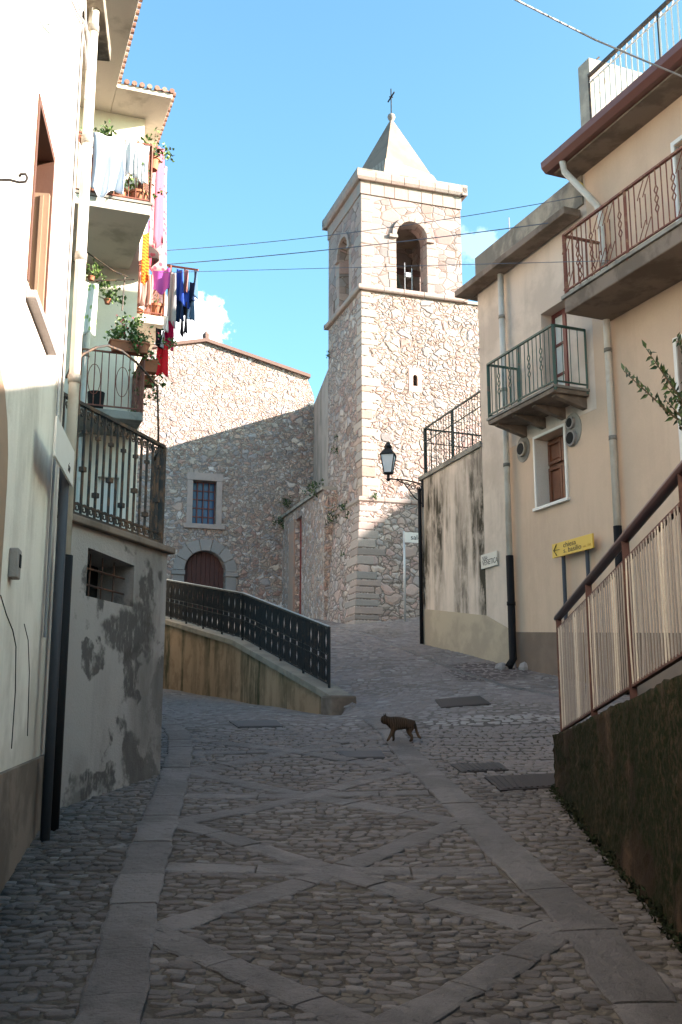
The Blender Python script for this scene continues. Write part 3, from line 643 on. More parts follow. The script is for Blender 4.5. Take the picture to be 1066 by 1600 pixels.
# bell and its beam
bc = (cc[0], cc[1], bz0 + .95)
b = MB(); b.lathe(bc, [(.34, -.3), (.33, -.27), (.25, -.12), (.19, .08), (.16, .22), (.1, .3), (0, .31)], 18); bell = b.build('bell', 'bronze', tt, smooth=True)
b = MB(); b.box(TF, .3, TWf - .3, -TWf / 2 - .07, -TWf / 2 + .07, bz0 + 1.28, bz0 + 1.42); b.build('beam', 'darkwood', tt)
b = MB(); b.tube([TF.P(ac - .12, -.25, bz0), TF.P(ac - .12, -.25, bz0 + 1.0)], .012, 5); b.tube([TF.P(ac + .1, -.25, bz0), TF.P(ac + .1, -.25, bz0 + .85)], .012, 5); b.box(TF, ac - .1, ac + .05, -.3, -.2, bz0 + .55, bz0 + .68); b.build('bracket', 'galv', tt)
# weeds rooted in the tower
def weed(label, P, n, sp, size, group='weeds growing from the old masonry', mat='leafdark'):
    P = np.array(P); b = MB(); n = int(n * .6); sp *= .68; size *= .8
    for k in range(3): b.tube([P, P + np.array([rng.normal(0, .04), rng.normal(-.05, .03), .12 + .1 * k * sp])], .004, 4)
    th = Thing('weed', label, 'weed', P, group); b.build('stem', 'twig', th)
    b = MB(); leafclump(b, [P + np.array([rng.normal(0, sp * .6), -.05, rng.uniform(-.8, 1) * sp]) for _ in range(8)], n, sp * .35, size); b.build('foliage', mat, th, recalc=False)
weed('pale tuft on the sunlit end of the tower string course', TF.P(.35, .12, z_s1 + .06), 60, .12, .10, mat='leaf')
weed('dark weed clump hanging from the left string course of the tower', TL.P(1.9, .14, z_s1 - .1), 220, .30, .12)
weed('small weed on the left string course near the tower corner', TL.P(1.1, .14, z_s1), 100, .17, .10)
weed('drooping weed under the left string course', TL.P(.9, .1, z_s1 - .35), 80, .16, .10)
weed('dark weed low of two on the left face above the string course', TL.hit(527, 705), 90, .15, .10)
weed('small weed just above another on the left face of the tower', TL.hit(527, 686), 60, .1, .09)
weed('tiny weed high on the left edge of the tower', TL.P(TWf - .05, .03, float(TL.hit(511, 560)[2])), 60, .1, .09)
weed('small weed on the lower left face of the tower', TL.hit(534, 865, .3), 40, .1, .08)

# ------------------------------------------------------------------ CHURCH
F0 = at(330, 900, 35); FF = Fr(F0, 72, 1)
sR, zR = FF.sz(491, 620); sP, zP = FF.sz(322, 534); sE, zE = FF.sz(480, 590)
zbF = 4.6; sLf = 2 * sP - sE; 
ch = Thing('church', 'rubble stone church front with gable roof behind the parapet lane', 'church', FF.P(sP, 0, zbF))
wb = [FF.sz(300, 818), FF.sz(337, 818)]; wtp = FF.sz(318, 751)[1]; ws0, ws1 = wb[0][0], wb[1][0]; wz0 = wb[0][1]
dsL, dsR = FF.sz(287, 920)[0], FF.sz(352, 920)[0]; dzt = FF.sz(318, 860)[1]; dw = (dsR - dsL) / 2; dc = (dsL + dsR) / 2; dzs = dzt - dw
win = [(ws0, wz0), (ws1, wz0), (ws1, wtp), (ws0, wtp)]
dop = [(dc - dw, zbF + .5), (dc + dw, zbF + .5)] + arc(dc, dzs, dw, 0, 180, 14)
b = MB(); b.prism(FF, [(sLf - 1, zbF - 1), (sR, zbF - 1), (sR, zR), (sE, zE), (sP, zP), (sLf - 1, zE - .2)], 0, -.7, [win, dop]); b.build('facade', 'facade', ch)
b = MB(); bk = 12; 
b.prism(FF, [(sLf - 1, zbF - 1), (sR - .02, zbF - 1), (sR - .02, zR - .1), (sE, zE - .1), (sP, zP - .1), (sLf - 1, zE - .3)], -1.2, -bk); b.build('nave', 'beige_plaster', ch)
b = MB(); b.box(FF, ws0 - .3, ws1 + .3, -.71, -1.19, wz0 - .3, wtp + .3); b.build('inner_wall', 'black', ch)
b = MB()   # roof edge
for (a0, z0_), (a1, z1_) in (((sLf - 1, zE - .2), (sP, zP)), ((sP, zP), (sE + .1, zE))):
    b.prism(FF, [(a0, z0_ - .02), (a1, z1_ - .02), (a1, z1_ + .1), (a0, z0_ + .1)], .12, -bk - .2)
b.build('roof', 'ridge', ch)
b = MB(); pk = FF.P(sP, 0, zP + .1); b.lathe(pk, [(.12, 0), (.14, .15), (.05, .25), (.02, .3), (.015, 1.1), (0, 1.12)], 8); b.build('ridge_finial', 'ridge', ch)
fw = .2
b = MB()
b.box(FF, ws0 - fw, ws0, -.3, .04, wz0, wtp); b.box(FF, ws1, ws1 + fw, -.3, .04, wz0, wtp); b.box(FF, ws0 - fw - .02, ws1 + fw + .02, -.3, .045, wtp + .003, wtp + .26); b.box(FF, ws0 - fw - .1, ws1 + fw + .1, -.3, .1, wz0 - .16, wz0 - .003)
wfr = b.build('window', 'winstone', ch, bevel=.01)
b = MB(); b.box(FF, ws0, ws1, -.38, -.34, wz0, wtp); b.build('pane', 'bluepane', (ch, wfr))
b = MB()
for k in range(5): s = ws0 + (ws1 - ws0) * k / 4; b.box(FF, s - .018, s + .018, -.30, -.26, wz0, wtp)
for k in range(6): z = wz0 + (wtp - wz0) * k / 5; b.box(FF, ws0, ws1, -.325, -.302, z - .018, z + .018)
b.build('grille', 'redpaint', (ch, wfr))
b = MB(); n = 7
for i in range(n):
    a0 = 180 * i / n + .8; a1 = 180 * (i + 1) / n - .8; b.prism(FF, arc(dc, dzs, dw + .38, a0, a1, 3) + arc(dc, dzs, dw, a1, a0, 3), .05, -.3)
for sg in (-1, 1):
    b.box(FF, dc + sg * dw, dc + sg * (dw + .36), -.3, .045, zbF, dzs - .16); b.box(FF, dc + sg * (dw - .02), dc + sg * (dw + .42), -.3, .1, dzs - .155, dzs - .01)
b.build('door_surround', 'greystone', ch, bevel=.015)
b = MB(); nb = 9
for k in range(nb):
    s0 = dc - dw + 2 * dw * k / nb; s1 = s0 + 2 * dw / nb - .012; xx = max(abs(s0 - dc), abs(s1 - dc)); zt2 = dzs + math.sqrt(max(dw * dw - min(xx, dw) ** 2, 0)) + .05; b.box(FF, s0, s1, -.30 - .01 * (k % 2), -.36, zbF, zt2)
b.box(FF, dc - dw - .1, dc + dw + .1, -.37, -.4, zbF, dzt + .1)
b.build('door', 'darkwood', ch)
# plastered buttress between church and tower
b = MB(); p0 = TL.P(TWf + .02, 0, 0); sB, oB = FF.so(p0); pe = FF.hit(490, 700); BL = Fr(p0, math.degrees(math.atan2(pe[0] - p0[0], pe[1] - p0[1])), -1)
L_ = 4.9; z1 = float(BL.hit(504, 606)[2]); 
b.prism(BL, [(0, 4), (L_ + .3, 4), (L_ + .3, float(BL.P(0, 0, 0)[2]) + z1 + .45), (0, z1)], -.0, -1.2); b.build('buttress', m_plaster('old_buttress_plaster', (.40, .335, .29), (.27, .235, .205), .8, 1.2, streak=.5), ch)
# annexe wall with the red door
AX = Fr(at(499, 900, 30.6), -15, -1)
a_s = AX.sz(446, 806); a_n = AX.sz(499, 772); dS = AX.sz(461, 900)[0], AX.sz(471, 900)[0]; dz_t = AX.sz(463, 812)[1]; dz_b = AX.sz(463, 950)[1] - 1
an = Thing('annexe_wall', 'low patched wall with a red door between the church front and the tower', 'wall', AX.P(0, 0, 4.6))
hd = [(dS[1], dz_b), (dS[0], dz_b), (dS[0], dz_t), (dS[1], dz_t)]
b = MB(); b.prism(AX, [(-.6, 3.6), (a_s[0] + .8, 3.6), (a_s[0] + .8, a_s[1]), (-.6, a_n[1])], 0, -.6, [hd]); b.build('wall', 'facade', an)
b = MB(); b.prism(AX, [(-.6, a_n[1]), (a_s[0] + .8, a_s[1]), (a_s[0] + .8, a_s[1] + .1), (-.6, a_n[1] + .1)], .08, -.7); b.build('coping', 'concrete', an)
b = MB(); b.box(AX, dS[1], dS[0], -.16, -.22, dz_b, dz_t)
for z in np.arange(dz_b + .3, dz_t, .5): b.box(AX, dS[1] + .1, dS[0] - .1, -.14, -.16, z, z + .35)
b.build('door', 'reddoor', an)
b = MB(); b.box(AX, dS[0] + .002, dS[0] + .75, -.1, .05, dz_b, dz_t + .05); b.build('pilaster', m_plaster('pink_render', (.36, .24, .19), (.28, .24, .21), .8, 2), an)
weed('dark weed at the left end of the annexe wall coping', AX.P(a_s[0] + .3, .1, a_s[1] - .2), 160, .3, .12)
weed('weed on the church front above the annexe wall', FF.hit(446, 785, .05), 100, .22, .12)
weed('weed in the corner between annexe wall and tower', AX.P(.2, .15, a_n[1] + .15), 160, .25, .12)

# unseen houses added to the right, shaped to shade church, tower and upper lane
rh = Thing('rear_shade_block', 'unseen plain block added behind the beige house to shade the upper lane', 'house', FR.P(0, -12, 4))
b = MB(); b.box(FR, -2, 2.9, -8, -16, 3, 10.3); b.build('wall', 'cream_plaster', rh); b = MB(); b.box(FR, -2.2, 3.1, -7.8, -16.2, 10.302, 10.45); b.build('roof', 'tile', rh)
th = Thing('hill_shade_house', 'unseen long house on the hillside, shaped to shade the church and tower', 'house', (16, 30, 6))
HN = Fr((7.5, 34.4), 120.5, 1); b = MB(); b.box(HN, .4, 35, -.3, -5, 4, 15.75); b.build('wall', 'cream_plaster', th)
b = MB(); b.box(HN, 0, 35.4, 0, -5.4, 15.75, 16.0); b.build('roof', 'tile', th)

# ------------------------------------------------------------------ railings
def P3(p): return np.array(p, float)
def rail(th, A, B, h, step=.11, r=.012, mat='iron', top=(.04, .03), low=.08, post=None, postw=.03, mid=None, style=None, topmat=None, endpost=True, skip=0., ovr=0.):
    """railing from A to B (feet); handrail, bars and each post its own mesh"""
    A = P3(A); B = P3(B); L = np.linalg.norm((B - A)[:2]); U = np.array([0, 0, 1.]); par = th
    tm = topmat or mat; d = (B - A) / np.linalg.norm(B - A)
    b = MB(); b.bar(A + U * h - d * ovr, B + U * h + d * ovr, *top); b.build('handrail', tm, par)
    b = MB(); b.bar(A + U * low, B + U * low, .025, .02)
    for m_ in (mid or []): b.bar(A + U * m_, B + U * m_, .02, .015)
    b.build('cross_rail', mat, par)
    n = max(2, int(L / step)); b = MB()
    for i in range(n + 1):
        p = lp(A, B, i / n); tw = style and style(b, p, d, i, n, h, low)
        if tw: continue
        b.bar(p + U * low, p + U * (h - .01), r * 2)
    b.build('balusters', mat, par)
    k = max(1, int(round(L / (post or 1.2))))
    for i in range(k + 1):
        if not endpost and i in (0, k): continue
        p = lp(A, B, i / k); b = MB(); b.bar(p - U * .08, p + U * (h + .0), postw); b.build('post', tm if topmat else mat, par)

# ------------------------------------------------------------------ RIGHT-HAND HOUSES
zR0 = 1.0
tan = Thing('tan_house', 'tan plastered house with red balcony, white drainpipes and brown shutter', 'house', FR.P(-3, 0, 1.5))
old = Thing('terrace_house', 'weathered beige house with concrete parapet and green balcony next to the tower', 'house', FR.P(-.5, 0, 2.2))
sPar = FR.sz(745, 408)[0]; sDiv = FR.sz(797, 860)[0]; sDivU = FR.sz(915, 300)[0]; zPar = 9.97; sFar = FR.sz(660, 880)[0]
sNear = -11.2       # near end of the tan house, outside the picture
zEav = 9.95
# window and door openings
w0 = FR.sz(841, 793); w1 = FR.sz(887, 779); wt = FR.sz(841, 685)[1]; wa, wb_ = w1[0], w0[0]; wz = (w0[1] + w1[1]) / 2; wins = [(wa, wz), (wb_, wz), (wb_, wt), (wa, wt)]
# stepped boundary between the two houses: the lower floor of the tan one reaches further
z_step = 6.2
dR = FR.sz(882, 600)[0]; dL = FR.sz(845, 600)[0]; 
gdz = FR.sz(850, 606, 0)[1]; gdt = FR.sz(850, 487)[1]
dR, dL, gdt = -2.12, -1.42, 8.17
gdoor = [(dR, 6.56), (dL, 6.56), (dL, gdt), (dR, gdt)]
rwin_s = FR.sz(1060, 560)[0]; rw_t = FR.sz(1062, 532)[1]
rwin = [(rwin_s - .9, 5.0), (rwin_s, 5.0), (rwin_s, rw_t), (rwin_s - .9, rw_t)]
ub_s = FR.sz(1060, 300)[0]; ub_t = FR.sz(1062, 222)[1]
udoor = [(ub_s - 1.0, 7.55), (ub_s, 7.55), (ub_s, ub_t), (ub_s - 1.0, ub_t)]
b = MB(); b.prism(FR, [(sNear, 0), (sDiv, 0), (sDiv, z_step), (sDivU, z_step), (sDivU, zEav), (sNear, zEav)], 0, -.35, [wins, rwin, udoor]); b.build('wall', 'tan_plaster', tan)
b = MB(); b.box(FR, sNear, sDivU - .01, -.36, -7, 0, zEav - .01); b.build('house_body', 'tan_plaster', tan)
b = MB(); b.prism(FR, [(sNear, 0), (sDiv - .02, 0), (sDiv - .02, 3.15), (sNear, 2.2)], .012, -.01); b.build('plinth', 'plinth', tan)
b = MB(); b.prism(FR, [(sDiv + .003, 0), (sPar, 0), (sPar, zPar), (sDivU + .003, zPar), (sDivU + .003, z_step + .003), (sDiv + .003, z_step + .003)], 0, -.35, [gdoor]); b.build('wall', 'beige_plaster', old)
b = MB(); b.box(FR, sDivU + .01, sPar, -.36, -6, 0, zPar - .6); b.build('house_body', 'beige_plaster', old)
b = MB(); b.box(FR, sPar - .3, sPar, -.35, -6, zPar - .61, zPar); b.box(FR, sDivU + .01, sPar - .3, -5.7, -6, zPar - .6, zPar); b.build('rear_parapet', 'beige_plaster', old)
# parapet face and cornice ledge
zc0 = FR.sz(745, 470)[1]
b = MB(); b.prism(FR, [(sDivU + .05, zPar - .5), (sPar + .01, zPar - .55), (sPar + .01, zPar + .03), (sDivU + .05, zPar + .03)], .03, -.2); b.build('parapet', m_plaster('parapet_render', (.42, .36, .28), (.14, .13, .115), .9, 1.2, lo=(.4, .58), streak=.5), old)
b = MB(); b.box(FR, sDivU + .1, sPar + .25, .031, .34, 9.28, 9.40); b.box(FR, sPar + .012, sPar + .25, .03, -4, 9.28, 9.40); b.build('cornice', 'concrete_dark', old, bevel=.015)
# eave and gutter of the tan house
eO = .5; sE0 = sDivU + .28
b = MB(); b.box(FR, sNear - .2, sE0 - .1, .0 + .002, eO - .08, zEav + .0, zEav + .14); b.build('eave_soffit', 'concrete_dark', tan)
b = MB()
pf = [(eO - .08, zEav + .03), (eO + .02, zEav + .03), (eO + .09, zEav + .1), (eO + .1, zEav + .2), (eO - .08, zEav + .2)]
vs = [FR.P(s, o, z) for s in (sNear - .2, sE0) for o, z in pf]; n = 5; b.add(vs, [tuple(range(n)), tuple(range(2 * n - 1, n - 1, -1))] + [(i, i + n, (i + 1) % n + n, (i + 1) % n) for i in range(n)])
b.box(FR, sE0 - .1, sE0, -.5, eO - .085, zEav + .03, zEav + .2); b.build('gutter', m_plain('brown_gutter', (.13, .05, .04), .45), tan)
b = MB(); b.box(FR, sNear - .2, sE0 - .11, -7, eO - .1, zEav + .141, zEav + .24); b.build('terrace_slab', 'concrete', tan)
# gable wall standing on the roof terrace
g0 = FR.sz(920, 90, -.15); g1 = hz(985, 98, g0[1]); gl = abs(FR.so(g1)[1])
gw = FR.sz(908, 200, -.15)[0]
b = MB(); b.box(FR, g0[0], gw, -.15, -2.6, zEav + .1, g0[1]); b.build('terrace_wall', m_plaster('rough_terrace_wall', (.42, .38, .31), (.25, .23, .2), .8, 2, bdist=.02), tan)
b = MB(); pa = FR.P(gw - .1, -.4, g0[1]); b.tube([pa, pa + np.array([0, 0, .12]), pa + np.array([.08, 0, .2])], .015, 5); b.build('iron_hook', 'iron_old', tan)
# white balusters of the roof terrace
def rstyle(b, p, d, i, n, h, low):
    U = np.array([0, 0, 1.]); b.bar(p + U * low, p + U * (h - .14), .022)
    if i < n: b.tube([p + U * (h - .14), p + d * .05 + U * (h - .05), p + d * .1 + U * (h - .14)], .009, 4)
    return True
rt = Thing('terrace_railing', 'white balustrade with brown handrail along the roof terrace of the tan house', 'railing', FR.P(-5, eO - .1, zEav + .24))
rail(rt, FR.P(FR.sz(924, 190, eO - .16)[0], eO - .16, zEav + .24), FR.P(sNear, eO - .16, zEav + .24), .92, .12, .011, 'white_metal', (.05, .04), .06, 1.6, .03, [.80], rstyle, topmat='iron_old')
# window with marble frame and shutter
b = MB(); fw = .045
b.box(FR, wa - fw, wa, -.3, .03, wz, wt); b.box(FR, wb_, wb_ + fw, -.3, .03, wz, wt); b.box(FR, wa - fw, wb_ + fw, -.3, .03, wt + .001, wt + fw); b.box(FR, wa - fw - .03, wb_ + fw + .03, -.3, .06, wz - .05, wz - .001)
wf = b.build('window', 'whitepaint', tan, bevel=.004)
b = MB(); sm = wb_ - .02
b.box(FR, wa + .0, wb_, -.24, -.27, wz, wt)
for (a, c) in ((wa + .03, (wa + wb_) / 2 - .01), ((wa + wb_) / 2 + .01, wb_ - .03)):
    for z0, z1 in ((wz + .04, wz + .65), (wz + .7, wt - .05)):
        b.box(FR, a, c, -.2, -.24, z0 - .0, z0 + .05); b.box(FR, a, c, -.2, -.24, z1 - .05, z1); b.box(FR, a, a + .05, -.2, -.24, z0 + .05, z1 - .05); b.box(FR, c - .05, c, -.2, -.24, z0 + .05, z1 - .05); b.box(FR, a + .08, c - .08, -.215, -.24, z0 + .08, z1 - .08)
b.build('shutter', 'wood', (tan, wf), bevel=.004)
# second window at the picture edge, upper balcony door
for (hole, nm) in ((rwin, 'window'), (udoor, 'balcony_door')):
    a, c, z0, z1 = hole[0][0], hole[1][0], hole[0][1], hole[2][1]
    b = MB(); b.box(FR, a - .06, a, -.3, .025, z0, z1); b.box(FR, c, c + .06, -.3, .025, z0, z1); b.box(FR, a - .06, c + .06, -.3, .025, z1 + .001, z1 + .06); b.box(FR, a - .06, c + .06, -.3, .025, z0 - .05, z0 - .001); o = b.build(nm, 'whitepaint', tan)
    b = MB(); b.box(FR, a, c, -.2, -.24, z0, z1); b.build('shutter', 'curtain' if nm != 'window' else 'wood', (tan, o))
# vents
def vent(u, v, ru, n2=False):
    s, z = FR.sz(u, v); r = ru
    b = MB(); b.prism(FR, arc(s, z, r * 1.55, 0, 350, 20, r * 1.75), .01, -.02); pt = b.build('vent', 'concrete', tan)
    b = MB()
    for dz in ((0,) if not n2 else (-.13, .11)):
        rr = r if not n2 else (r * .62 if dz > 0 else r * .8)
        b.prism(FR, arc(s, z + dz, rr, 0, 350, 22), .06, -.0); 
    ring = b.build('vent_ring', 'slat' if not n2 else 'greystone', (tan, pt), bevel=.008)
    b = MB()
    for dz in ((0,) if not n2 else (-.13, .11)):
        rr = (r if not n2 else (r * .62 if dz > 0 else r * .8)) * .76; b.prism(FR, arc(s, z + dz, rr, 0, 350, 20), .066, .0)
    b.build('vent_opening', 'black', (tan, pt))
vent(818, 702, .125); vent(895, 672, .15, True)
# drainpipes
def pipe(th, fr, pts, r, mat, name='drainpipe', joints=True, collars=1.3, par=None):
    P_ = [fr.P(s, o, z) for s, o, z in pts]; b = MB(); b.tube(P_, r, 12); o = b.build(name, mat, par or th, smooth=True)
    for a, c in zip(P_, P_[1:]):
        L = np.linalg.norm(c - a)
        if joints and L > 1.5:
            for k in range(int(L / collars)):
                q = lp(a, c, (k + .6) * collars / L) if (k + .6) * collars < L else None
                if q is not None: b = MB(); b.tube([q - (c - a) / L * .03, q + (c - a) / L * .03], r * 1.16, 12); b.build('pipe_collar', mat if mat != 'pvc' else 'concrete', (th, o), smooth=True)
    return o
s_, z_ = FR.sz(782, 445, .1); sb_, zb2 = FR.sz(797, 868, .1); s_ = (s_ + sb_) / 2
pipe(old, FR, [(s_, .1, 9.27), (s_, .1, zb2)], .05, 'pvc'); zgd = gz(*FR.P(s_, .1, 0)[:2])
pipe(old, FR, [(s_, .1, zb2), (s_, .1, zgd + .15), (s_ - .02, .2, zgd + .02)], .062, 'castpipe', joints=True)
s2 = FR.sz(955, 640, .1)[0]; s2b, zz2 = FR.sz(965, 822, .1)
pipe(tan, FR, [(s2 + .35, eO - .02, zEav + .06), (s2 + .35, eO - .05, zEav - .12), (s2 + .05, .12, zEav - .75), (s2, .1, zEav - .95), (s2, .1, zz2)], .05, 'pvc')
pipe(tan, FR, [(s2, .1, zz2), (s2, .1, gz(*FR.P(s2, .1, 0)[:2]))], .06, 'castpipe')
b = MB(); b.tube([FR.P(s2 + .6, eO - .3, zEav - .0), FR.P(s2 + .28, .2, zEav - .3), FR.P(s2 + .12, .05, zEav - .8), FR.P(s2 + .1, .03, 7.5), FR.P(s2 + .1, .03, 4.6)], .012, 6); b.build('yellow_hose', 'yellowhose', tan, smooth=True)
b = MB(); px = FR.P(s_ - .05, .12, zgd)
for k in range(5): 
    q = px + np.array([rng.uniform(-.25, .2), rng.uniform(-.2, .2), -.02]); r0 = rng.uniform(.06, .12); b.lathe(q, [(r0 * .9, -.05), (r0, .03), (r0 * .7, .09), (0, .12)], 7)
rk = b.build('loose_stones', 'greystone', None, root=px, label='pile of grey stones at the foot of the black drainpipe', category='stones', kind='stuff')
# red balcony
bi = FR.hit(954, 503); bz = float(bi[2]) ; so_ = hz(882, 491, bz); sO, oO = FR.so(so_); sI = FR.so(bi)[0]; sO = (sO + sI) / 2
SLB = .22
b = MB(); b.box(FR, sNear + 1, sO, 0.002, oO, bz, bz + SLB); sl = b.build('balcony_slab', 'concrete_dark', tan, bevel=.02)
b = MB(); b.box(FR, sNear + 1, sO + .03, 0.002, oO + .03, bz + SLB + .001, bz + SLB + .05); b.build('balcony_edge', 'concrete', tan)
def diamond_bar(b, p, d, i, n, h, low):
    U = np.array([0, 0, 1.])
    if i % 6 in (2, 4):
        z0 = low + (h - low) * .28; k = 3; dz = (h - low) * .15; w_ = .035
        b.bar(p + U * low, p + U * z0, .018); b.bar(p + U * (z0 + k * dz), p + U * h, .018)
        for j in range(k):
            a = p + U * (z0 + j * dz); c = a + U * dz; m = (a + c) / 2
            for sg in (-1, 1): b.bar(a, m + d * w_ * sg, .012); b.bar(m + d * w_ * sg, c, .012)
        return True
def wavy(b, p, d, i, n, h, low):
    U = np.array([0, 0, 1.]); g_ = i % 16
    if g_ in (3, 6, 12): return diamond_bar(b, p, d, 2, n, h, low)
    if 7 <= g_ <= 10 or g_ < 2:
        b.bar(p + U * (low + .18), p + U * (h - .25), .015)
        for z in (low + .02, h - .27): b.tube([p + d * -.05 + U * z, p + d * .0 + U * (z + .09), p + d * .02 + U * (z + .12), p + d * .09 + U * (z + .23)], .008, 4)
        return True
rb = Thing('balcony_railing', 'rust red balcony railing with diamond bars on the tan house', 'railing', FR.P(-5, oO, bz + SLB))
zt_ = bz + SLB + .05
rail(rb, FR.P(sO - .03, oO - .02, zt_), FR.P(sNear + 1, oO - .02, zt_), .92, .105, .008, 'rust', (.045, .03), .07, 1.35, .04, None, wavy)
rail(rb, FR.P(sO - .03, oO - .04, zt_), FR.P(sO - .03, .03, zt_), .92, .105, .008, 'rust', (.045, .03), .07, 1.35, .035, None, diamond_bar)
# green balcony and its door
gS0, gS1, gO, gZ = -2.6, -.72, .62, 6.36
b = MB(); b.box(FR, gS0, gS1, .002, gO, gZ + .07, gZ + .14)
b.build('balcony_slab', 'concrete_dark', old, bevel=.01)
for k in range(4):
    b = MB(); s = gS0 + .12 + (gS1 - gS0 - .24) * k / 3; b.prism(Fr(FR.P(s, 0, 0), FR.h + 90, 1), [(-.0, gZ - .12), (-gO + .1, gZ + .03), (-gO + .1, gZ + .068), (0, gZ + .068)] if False else [(0, gZ - .1), (-.02, gZ - .1), (-gO + .08, gZ + .04), (-gO + .08, gZ + .068), (0, gZ + .068)], -.05, .05); b.build('bracket', 'concrete_dark', old)
b = MB(); b.box(FR, gS0 - .02, gS1 + .02, .002, gO + .02, gZ + .141, gZ + .18); b.build('balcony_edge', 'concrete', old)
gr = Thing('balcony_railing', 'dark green balcony railing of the beige house near its corner', 'railing', FR.P(-1.5, gO, gZ + .18))
zt2 = gZ + .18
def gstyle(b, p, d, i, n, h, low):
    if i % 8 in (3, 6): return diamond_bar(b, p, d, 2, n, h, low)
rail(gr, FR.P(gS1, gO - .02, zt2), FR.P(gS0, gO - .02, zt2), .92, .105, .006, 'greenpaint', (.04, .03), .06, 1.0, .032, None, gstyle)
rail(gr, FR.P(gS1, gO - .04, zt2), FR.P(gS1, .03, zt2), .92, .11, .006, 'greenpaint', (.04, .03), .06, 1.0, .03)
rail(gr, FR.P(gS0, gO - .04, zt2), FR.P(gS0, .03, zt2), .92, .11, .006, 'greenpaint', (.04, .03), .06, 1.0, .03)
b = MB(); m_ = (dL + dR) / 2; z0 = 6.56
b.box(FR, dR, dR + .05, -.26, -.2, z0, gdt); b.box(FR, dL - .05, dL, -.26, -.2, z0, gdt); b.box(FR, dR + .05, dL - .05, -.26, -.2, gdt - .06, gdt); b.box(FR, m_ - .04, m_ + .04, -.26, -.19, z0, gdt - .06); df = b.build('balcony_door', 'redpaint', old)
for a, c in ((dR + .05, m_ - .04), (m_ + .04, dL - .05)):
    b = MB(); b.box(FR, a, c, -.25, -.235, z0, gdt - .06); b.build('pane', 'curtain', (old, df))
    b = MB()
    for z in (z0 + .03, z0 + .55, z0 + 1.05): b.box(FR, a, c, -.234, -.21, z, z + .04)
    b.build('glazing_bar', 'redpaint', (old, df))
b = MB(); b.box(FR, dR - .02, dL + .02, -.2, .05, 6.5, 6.558); b.build('threshold', 'greystone', old)

# stained terrace wall between the house and the tower
tw = Thing('terrace_wall', 'streaked plaster retaining wall with a railing on top at the foot of the tower', 'wall', FR.P(1.8, 0, 2.8))
zT1 = 6.42; fs = 2.94
b = MB(); b.prism(FR, [(sPar + .003, 0), (fs, 0), (fs, 6.36), (sPar + .003, 6.46)], 0, -.4); b.build('wall', m_plaster('stained_plaster', (.68, .57, .48), (.50, .42, .35), .8, 1., streak=1.5, streakc=(.05, .043, .03), zr=(-.6, 3.2), lo=(.42, .62)), tw)
b = MB(); b.prism(FR, [(sPar + .003, 0), (fs - .02, 0), (fs - .02, 3.86), (sPar + .003, 3.5)], .014, -.01); b.prism(FR, [(sDiv + .01, 0), (sPar, 0), (sPar, 3.5), (sDiv + .01, 3.18)], .014, -.01); b.build('plinth', m_plaster('beige_plinth', (.46, .38, .28), (.32, .27, .21), .7, 1.5), tw)
b = MB(); b.prism(FR, [(sPar + .003, 6.461), (fs + .03, 6.361), (fs + .03, 6.44), (sPar + .003, 6.54)], .04, -.42); b.build('coping', 'concrete', tw)
b = MB(); b.box(FR, fs - 2.3, fs - .01, -.41, -4, 2, 6.3); b.build('terrace_fill', 'rubble_low', tw)
b = MB(); b.tube([FR.P(fs - .04, .05, 6.2), FR.P(fs - .04, .05, gz(*FR.P(fs, 0, 0)[:2]))], .035, 8); b.build('downpipe', 'castpipe', tw, smooth=True)
st = MB()
for k in range(7): s = 1.5 - k * .2; st.box(FR, s - .2, s, -.45, -1.3, 6.31, 6.5 + .13 * k)
st.build('stair', 'concrete', tw)
tr = Thing('stair_railing', 'dark green railing on the stained terrace wall against the tower', 'railing', FR.P(1.8, -.1, 6.5))
rail(tr, FR.P(fs - .03, -.08, 6.42), FR.P(.6, -.08, 6.53), 1.0, .1, .005, 'railgreen', (.03, .03), .08, 1.1, .03, [.72])
rail(tr, FR.P(fs - .03, -.12, 6.42), FR.P(fs - .03, -2.2, 6.42), 1.0, .1, .005, 'railgreen', (.03, .03), .08, 1.1, .03, [.72])

# street lamp on its bracket
lpz = at(607, 748, 20.2); wpt = FR.hit(661, 757)
lm = Thing('street_lamp', 'lantern shaped street lamp on a scrolled bracket at the corner of the terrace wall', 'street lamp', (lpz[0], lpz[1], lpz[2]))
b = MB(); b.bar(wpt - [0, 0, .45], wpt + [0, 0, .12], .05); b.tube([wpt, lp(wpt, lpz, .5) + [0, 0, .03], lpz], .016, 8)
dl = (lpz - wpt); 
for k in range(4):
    c = lp(wpt, lpz, .12 + .17 * k) - np.array([0, 0, .09 - .012 * k]); rr = .085 - .012 * k
    b.tube([c + dl / np.linalg.norm(dl) * rr * (1 - j / 18) * math.cos(j * .62) + np.array([0, 0, rr * (1 - j / 18) * math.sin(j * .62)]) for j in range(16)], .009, 5)
b.tube([wpt - [0, 0, .4], lp(wpt, lpz, .25) - [0, 0, .28], lp(wpt, lpz, .55) - [0, 0, .04], lp(wpt, lpz, .75)], .012, 6); b.build('bracket', 'iron', lm)
b = MB(); b.lathe(lpz, [(.02, -.05), (.05, -.02), (.03, .02), (.03, .08), (.11, .11)], 8); b.build('collar', 'iron', lm)
def sq4(r, z, a0=.6): return [(lpz[0] + r * math.cos(a0 + k * math.pi / 2), lpz[1] + r * math.sin(a0 + k * math.pi / 2), lpz[2] + z) for k in range(4)]
b = MB(); b.hexa(sq4(.10, .115) + sq4(.185, .48)); b.build('lamp_glass', 'lampglass', lm)
b = MB()
lo_, hi_ = sq4(.105, .11), sq4(.195, .48)
for k in range(4): b.bar(lo_[k], hi_[k], .018); b.bar(hi_[k], hi_[(k + 1) % 4], .022); b.bar(lo_[k], lo_[(k + 1) % 4], .018)
